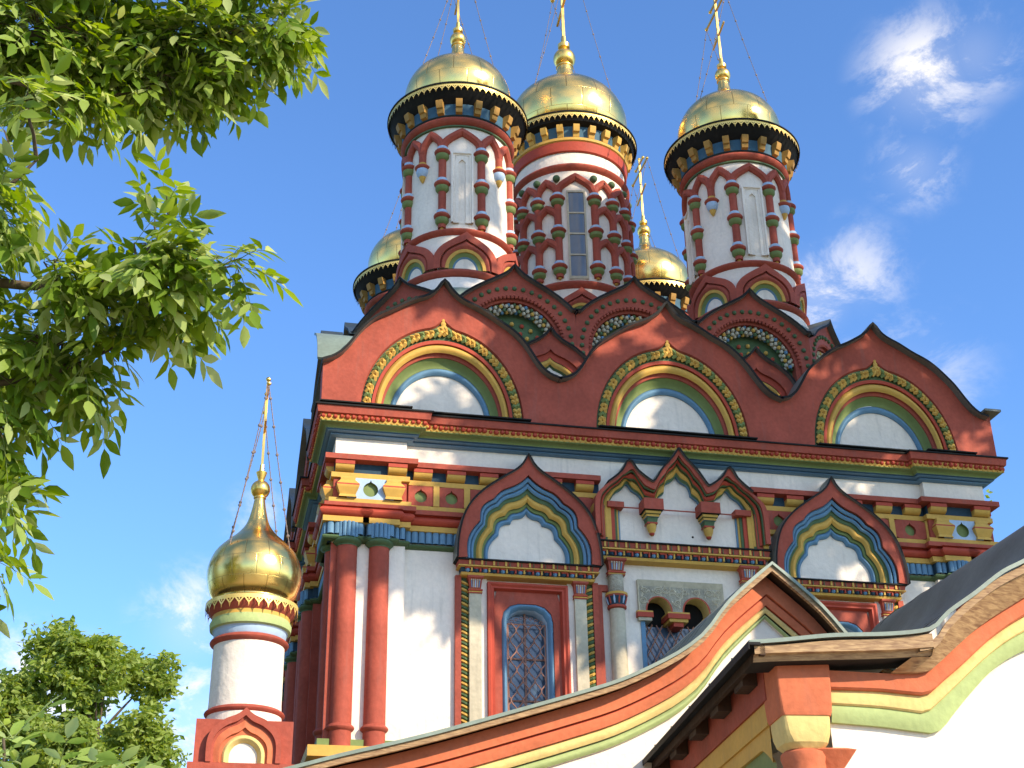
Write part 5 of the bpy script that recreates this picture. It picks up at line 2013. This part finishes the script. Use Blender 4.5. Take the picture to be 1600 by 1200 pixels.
def foliage(leaves, twigs, blobs, nodes, rng, ln, dens, mat, pairs=3):
    """blobs: (x,y,z,rh,rv); twigs run from the nearest limb node into each blob and carry opposite leaves"""
    for b in blobs:
        c = Vector(b[:3]); rh, rv = b[3], b[4]; dep = max(0.15, rh * 0.9)
        cnt = max(3, int(dens * (rh * rv) ** 0.85 / (ln * ln)))
        near = min(nodes, key=lambda q: (q - c).length)
        hub = c.lerp(near, 0.25)
        twigs.tube([near, near.lerp(hub, 0.5) + Vector((0, 0, 0.02)), hub], [0.008, 0.006, 0.004], BARK, 5)
        nt = max(2, cnt // 5)
        for i in range(nt):
            while True:
                v = Vector((rng.uniform(-1, 1), rng.uniform(-1, 1), rng.uniform(-1, 1)))
                if 0.25 < v.length < 1:
                    break
            tip = c + Vector((v.x * rh, v.y * dep, v.z * rv)) * 0.92
            st = hub.lerp(near, rng.uniform(0, 0.6))
            midp = st.lerp(tip, 0.5) + Vector((rng.uniform(-.04, .04), rng.uniform(-.04, .04), 0.03))
            pts = [st, midp, tip]
            twigs.tube(pts, [0.0045, 0.0032, 0.0018], BARK, 4, False)
            axis = (tip - midp).normalized()
            for k in range(5):
                t = 0.30 + 0.70 * k / 4
                p = midp.lerp(tip, max(0, (t - .5) * 2)) if t > .5 else st.lerp(midp, t * 2)
                a = rng.uniform(0, 2 * PI)
                o = axis.orthogonal().normalized(); o = Matrix.Rotation(a, 3, axis) @ o
                dv = axis * rng.uniform(0.3, 1.0) + o * rng.uniform(0.5, 1.1) + Vector((0.15, 0, -0.12))
                if k == 4:
                    dv = axis + o * 0.25
                compound_leaf(leaves, twigs, p, dv * 1.0, rng, ln, mat, pairs, GRN)


ASH_A = [(-2.9, -18.82, 5.5, 0.37, 0.42), (-2.61, -18.68, 5.53, 0.31, 0.31), (-2.33, -18.72, 5.61, 0.29, 0.27), (-2.07, -18.77, 5.68, 0.21, 0.21), (-1.9, -18.8, 5.72, 0.12, 0.13), (-2.74, -18.76, 5.24, 0.18, 0.10), (-2.45, -18.66, 5.42, 0.21, 0.12), (-2.19, -18.66, 5.55, 0.2, 0.16), (-3.26, -18.82, 5.4, 0.34, 0.45), (-2.84, -18.98, 5.84, 0.46, 0.26), (-2.25, -18.89, 5.97, 0.41, 0.23)]
ASH_B = [(-2.76, -19.56, 4.14, 0.14, 0.20), (-2.53, -19.54, 3.95, 0.21, 0.16), (-2.3, -19.64, 3.98, 0.22, 0.15), (-2.12, -19.64, 3.99, 0.16, 0.11), (-2.0, -19.63, 3.97, 0.07, 0.06), (-2.25, -19.57, 4.2, 0.08, 0.06), (-2.57, -19.35, 3.82, 0.25, 0.16), (-2.37, -19.35, 3.88, 0.21, 0.14), (-2.2, -19.48, 3.91, 0.13, 0.11), (-2.63, -19.28, 3.67, 0.17, 0.09), (-2.68, -19.21, 3.51, 0.1, 0.13), (-2.45, -19.28, 3.73, 0.14, 0.08), (-2.75, -19.59, 4.37, 0.1, 0.11), (-2.94, -19.49, 3.96, 0.24, 0.44), (-2.89, -19.27, 3.56, 0.2, 0.26)]
ASH_D = [(-2.66, -19.2, 3.36, 0.10, 0.10), (-2.68, -19.78, 4.42, 0.07, 0.06), (-2.64, -19.25, 3.08, 0.08, 0.08), (-2.77, -19.26, 3.04, 0.13, 0.13)]


def limb(mb, pts, r0, r1, nodes=None, sub=6):
    P = [Vector(p) for p in pts]; out = []
    for i in range(len(P) - 1):
        p0, p1, p2, p3 = P[max(i - 1, 0)], P[i], P[i + 1], P[min(i + 2, len(P) - 1)]
        for k in range(sub):
            t = k / sub
            out.append(0.5 * ((2 * p1) + (p2 - p0) * t + (2 * p0 - 5 * p1 + 4 * p2 - p3) * t * t + (3 * p1 - p0 - 3 * p2 + p3) * t ** 3))
    out.append(P[-1])
    n = len(out)
    mb.tube(out, [r0 + (r1 - r0) * (i / (n - 1)) ** 0.8 for i in range(n)], BARK, 8)
    if nodes is not None:
        nodes += out[n // 4:]


def ash_tree():
    rng = random.Random(11)
    t = empty('ash_tree', (-4.5, -18.4, 0))
    tag(t, 'ash tree reaching in from the left with pointed green leaves on drooping twigs', 'tree')
    inv = Vector((4.5, 18.4, 0))
    tr = MB(); nodes = []
    limb(tr, [(-4.5, -18.4, 0), (-4.48, -18.42, 1.6), (-4.35, -18.5, 3.2), (-4.3, -18.6, 5.2), (-4.15, -18.7, 7.5)], 0.17, 0.07)
    br = MB()
    limb(br, [(-4.36, -18.5, 3.1), (-3.7, -19.0, 3.75), (-3.1, -19.4, 3.95), (-2.6, -19.5, 3.93), (-2.15, -19.62, 3.98)], 0.045, 0.005, nodes)
    limb(br, [(-3.4, -19.2, 3.85), (-2.95, -19.3, 3.65), (-2.6, -19.3, 3.72), (-2.35, -19.35, 3.85)], 0.022, 0.004, nodes)
    limb(br, [(-3.2, -19.35, 3.92), (-2.85, -19.5, 4.2), (-2.7, -19.58, 4.35)], 0.016, 0.004, nodes)
    limb(br, [(-4.34, -18.5, 3.0), (-3.4, -19.0, 3.1), (-2.9, -19.2, 3.1), (-2.66, -19.24, 3.1)], 0.03, 0.004, nodes)
    limb(br, [(-4.3, -18.6, 4.5), (-3.6, -18.75, 5.2), (-2.9, -18.8, 5.5), (-2.4, -18.72, 5.6), (-1.95, -18.8, 5.72)], 0.05, 0.005, nodes)
    limb(br, [(-3.5, -18.78, 5.25), (-3.0, -18.85, 5.22), (-2.72, -18.76, 5.24), (-2.45, -18.7, 5.38)], 0.022, 0.004, nodes)
    limb(br, [(-4.2, -18.65, 5.8), (-3.4, -18.9, 5.9), (-2.8, -18.95, 5.9), (-2.25, -18.88, 5.98)], 0.035, 0.005, nodes)
    lv, tw = MB(), MB()
    foliage(lv, tw, [(*b[:3], b[3] * .76, b[4] * .66) for b in ASH_A], nodes, rng, 0.088, 13.5, ASHLEAF)
    foliage(lv, tw, [(b[0] - .045, b[1], b[2], b[3] * .60, b[4] * .60) for b in ASH_B + ASH_D], nodes, rng, 0.084, 14.5, ASHLEAF)
    # crown above and left of the view
    extra = [(-3.7 + rng.uniform(-.9, .5), -18.6 + rng.uniform(-.7, .9), 5.6 + rng.uniform(-1.2, 1.6), 0.45, 0.4) for i in range(14)]
    foliage(lv, tw, [e for e in extra if e[0] < -3.3 or e[2] > 6.1], nodes + [Vector((-4.2, -18.65, 6.0))], rng, 0.10, 3.0, ASHLEAF, 2)
    for nm, mb in (('trunk', tr), ('branch', br), ('twig', tw), ('foliage', lv)):
        o = mb.build(nm, t, smooth=60); o.location = inv


def sapling():
    rng = random.Random(5)
    t = empty('sapling', (-2.3, -20.2, 0))
    tag(t, 'pale green sapling tip poking up at the bottom left in front of the far tree', 'sapling')
    st, lv = MB(), MB(); nodes = []
    limb(st, [(-2.3, -20.2, 0), (-2.32, -20.2, 1.2), (-2.3, -20.24, 2.05), (-2.33, -20.25, 2.25)], 0.018, 0.005, nodes)
    limb(st, [(-2.31, -20.22, 1.9), (-2.42, -20.26, 2.2), (-2.45, -20.28, 2.33)], 0.006, 0.003, nodes)
    limb(st, [(-2.31, -20.22, 1.95), (-2.22, -20.24, 2.15), (-2.17, -20.24, 2.27)], 0.006, 0.003, nodes)
    for (x, y, z) in [(-2.48, -20.27, 2.27), (-2.43, -20.28, 2.33), (-2.39, -20.26, 2.27), (-2.33, -20.25, 2.26), (-2.29, -20.25, 2.24), (-2.24, -20.24, 2.25), (-2.17, -20.24, 2.255), (-2.13, -20.24, 2.24), (-2.52, -20.26, 2.22), (-2.44, -20.26, 2.2), (-2.36, -20.24, 2.2), (-2.27, -20.24, 2.19), (-2.2, -20.24, 2.2)]:
        b = Vector((x, y, z)); nr = min(nodes, key=lambda q: (q - b).length)
        st.tube([nr, b], [0.002, 0.0012], GRN, 4, False)
        for k in range(2):
            compound_leaf(lv, st, b, Vector((rng.uniform(-.9, .9), rng.uniform(-.6, .6), rng.uniform(0.1, 0.8))), rng, 0.062, SPRIGLEAF, 2)
    for nm, mb in (('stem', st), ('foliage', lv)):
        o = mb.build(nm, t, smooth=60); o.location = (2.3, 20.2, 0)


def clump_tree(name, label, base, h, crown, leafs, size, mat, rng, trunk_r, group=None):
    """crown: list of (x,y,z,r) relative to the base; leafs: number of leaf sprays"""
    t = empty(name, base)
    tag(t, label, 'tree', group)
    tr = MB(); tips = []
    limb(tr, [(0, 0, 0), (0.1, 0.05, h * .3), (0, 0, h * .6), (0.05, 0, h * .92)], trunk_r, trunk_r * .15)
    for x, y, z, r in crown:
        zb = max(h * .22, z - r * 1.1 - math.hypot(x, y) * .6)
        limb(tr, [(0, 0, zb), (x * .5, y * .5, (zb + z) / 2 + .1), (x, y, z)], trunk_r * .35, trunk_r * .05, None, 4)
        for k in range(5):
            v = Vector((rng.gauss(0, 1), rng.gauss(0, 1), rng.gauss(0, 1))).normalized() * r * .8
            tr.tube([(x, y, z), (x + v.x * .5, y + v.y * .5, z + v.z * .5 + .05), (x + v.x, y + v.y, z + v.z)], [trunk_r * .09, trunk_r * .06, trunk_r * .03], BARK, 4, False)
    tr.build('trunk', t, smooth=60)
    lv = MB()
    tot = sum(c[3] ** 2 for c in crown)
    for x, y, z, r in crown:
        n = int(leafs * r * r / tot)
        # each crown lobe is made of smaller tufts with gaps in between
        tufts = []
        for k in range(max(6, int(n / 45))):
            v = Vector((rng.gauss(0, 1), rng.gauss(0, 1), rng.gauss(0, 1))).normalized()
            tufts.append((Vector((x, y, z)) + v * r * rng.uniform(.35, 1.0), r * rng.uniform(.16, .34)))
        for i in range(n):
            tc_, trr = tufts[rng.randrange(len(tufts))]
            p = tc_ + Vector((rng.gauss(0, .55) * trr, rng.gauss(0, .55) * trr, rng.gauss(0, .42) * trr))
            d = Vector((rng.uniform(-1, 1), rng.uniform(-1, 1), rng.uniform(-1.0, .35))).normalized()
            s = d.orthogonal().normalized(); s = Matrix.Rotation(rng.uniform(0, 2 * PI), 3, d) @ s
            w = size * rng.uniform(.6, 1.2); l = w * rng.uniform(1.3, 2.0)
            q = s.cross(d)
            lv.add([p, p + d * l * .5 + s * w * .42 + q * w * .12, p + d * l, p + d * l * .5 - s * w * .42 + q * w * .12], [(0, 1, 2, 3)], mat)
    lv.build('crown', t, smooth=0)
    return t


ash_tree()
sapling()
rngT = random.Random(3)
far_crown = []
for i in range(30):
    a = rngT.uniform(0, 2 * PI); zz = rngT.uniform(-1, 1); rr = math.sqrt(1 - zz * zz)
    far_crown.append((4.5 * rr * math.cos(a) * rngT.uniform(.55, 1), 4.0 * rr * math.sin(a) * rngT.uniform(.55, 1), 16.6 + 4.6 * zz * rngT.uniform(.6, 1), rngT.uniform(1.15, 1.7)))
clump_tree('broadleaf_tree', 'rounded broadleaf tree standing beyond the cupola at the lower left', (-6.5, 44.0, 0), 20.0, far_crown, 52000, 0.24, FARLEAF, rngT, 0.28)
clump_tree('backyard_tree', 'tree behind the right corner of the church, only its leaf edge showing', (19.1, 11.8, 0), 18.5, [(0, 0, 17.0, 1.25), (0.35, 0.3, 15.6, 1.25), (0.0, .5, 17.9, .9)], 5200, 0.13, FARLEAF, rngT, 0.2)

# unseen limes added left of the yard to keep the side wall dim
for k, (x, y, hh) in enumerate(((-11.0, 2.5, 19), (-13.5, 11.5, 20), (-9.5, -7.5, 17))):
    cr_ = [(rngT.uniform(-2.4, 2.4), rngT.uniform(-2.4, 2.4), hh * rngT.uniform(.3, .9), rngT.uniform(1.3, 2.0)) for i in range(15)]
    clump_tree('unseen_lime_tree', ('unseen lime tree added left of the yard, nearest the side wall', 'unseen lime tree added left of the yard, behind the others', 'unseen lime tree added left of the yard, closest to the viewer')[k], (x, y, 0), hh, cr_, 4200, 0.42, FARLEAF, rngT, 0.3, 'unseen lime trees added left of the yard')

# tall trees beyond the right of the view; they throw the dappled shade on the church front
SHADE = [[(1.7, 10.5, 1.25), (1.8, 9.9, .9), (3.0, 11.4, 1.4), (5.0, 10.9, 1.7), (3.0, 13.4, 1.4), (5.2, 13.6, 1.8), (3.6, 16.2, 1.8), (5.6, 17.2, 1.6), (2.9, 18.6, 1.4), (4.3, 20.6, 1.6), (5.2, 22.6, 1.3), (4.2, 9.0, .8)],
         [(6.9, 10.8, 1.7), (6.5, 9.2, .9), (8.7, 10.9, 1.8), (10.9, 11.4, 1.8), (12.7, 12.2, 1.6), (7.6, 13.6, 1.8), (9.8, 13.9, 1.7), (12.0, 14.4, 1.7), (8.0, 16.6, 1.8), (10.2, 17.3, 1.8), (8.6, 19.4, 1.6)],
         [(11.6, 18.8, 1.6), (11.2, 20.8, 1.6), (12.2, 22.6, 1.5), (10.2, 22.4, 1.4), (9.6, 24.6, 1.6), (11.3, 25.0, 1.3), (12.6, 17.0, 1.4)]]
SHT = 16.0
for k, bl in enumerate(SHADE):
    cx = sum(b[0] for b in bl) / len(bl)
    bx, by = cx + math.sin(SUN_AZ) * SHT, -math.cos(SUN_AZ) * SHT
    cr_ = [(x - cx, rngT.uniform(-1.2, 1.2), z + math.tan(SUN_EL) * SHT, r) for x, z, r in bl]
    clump_tree('unseen_lime_tree', ('tall lime tree shading the left half of the church front', 'tall lime tree shading the right half of the church front', 'tallest lime tree, shading the drums of the church')[k], (bx, by, 0), (30, 29, 34)[k], cr_, (7200, 7000, 4200)[k], 0.36, FARLEAF, rngT, 0.35, 'tall lime trees beyond the right of the view')
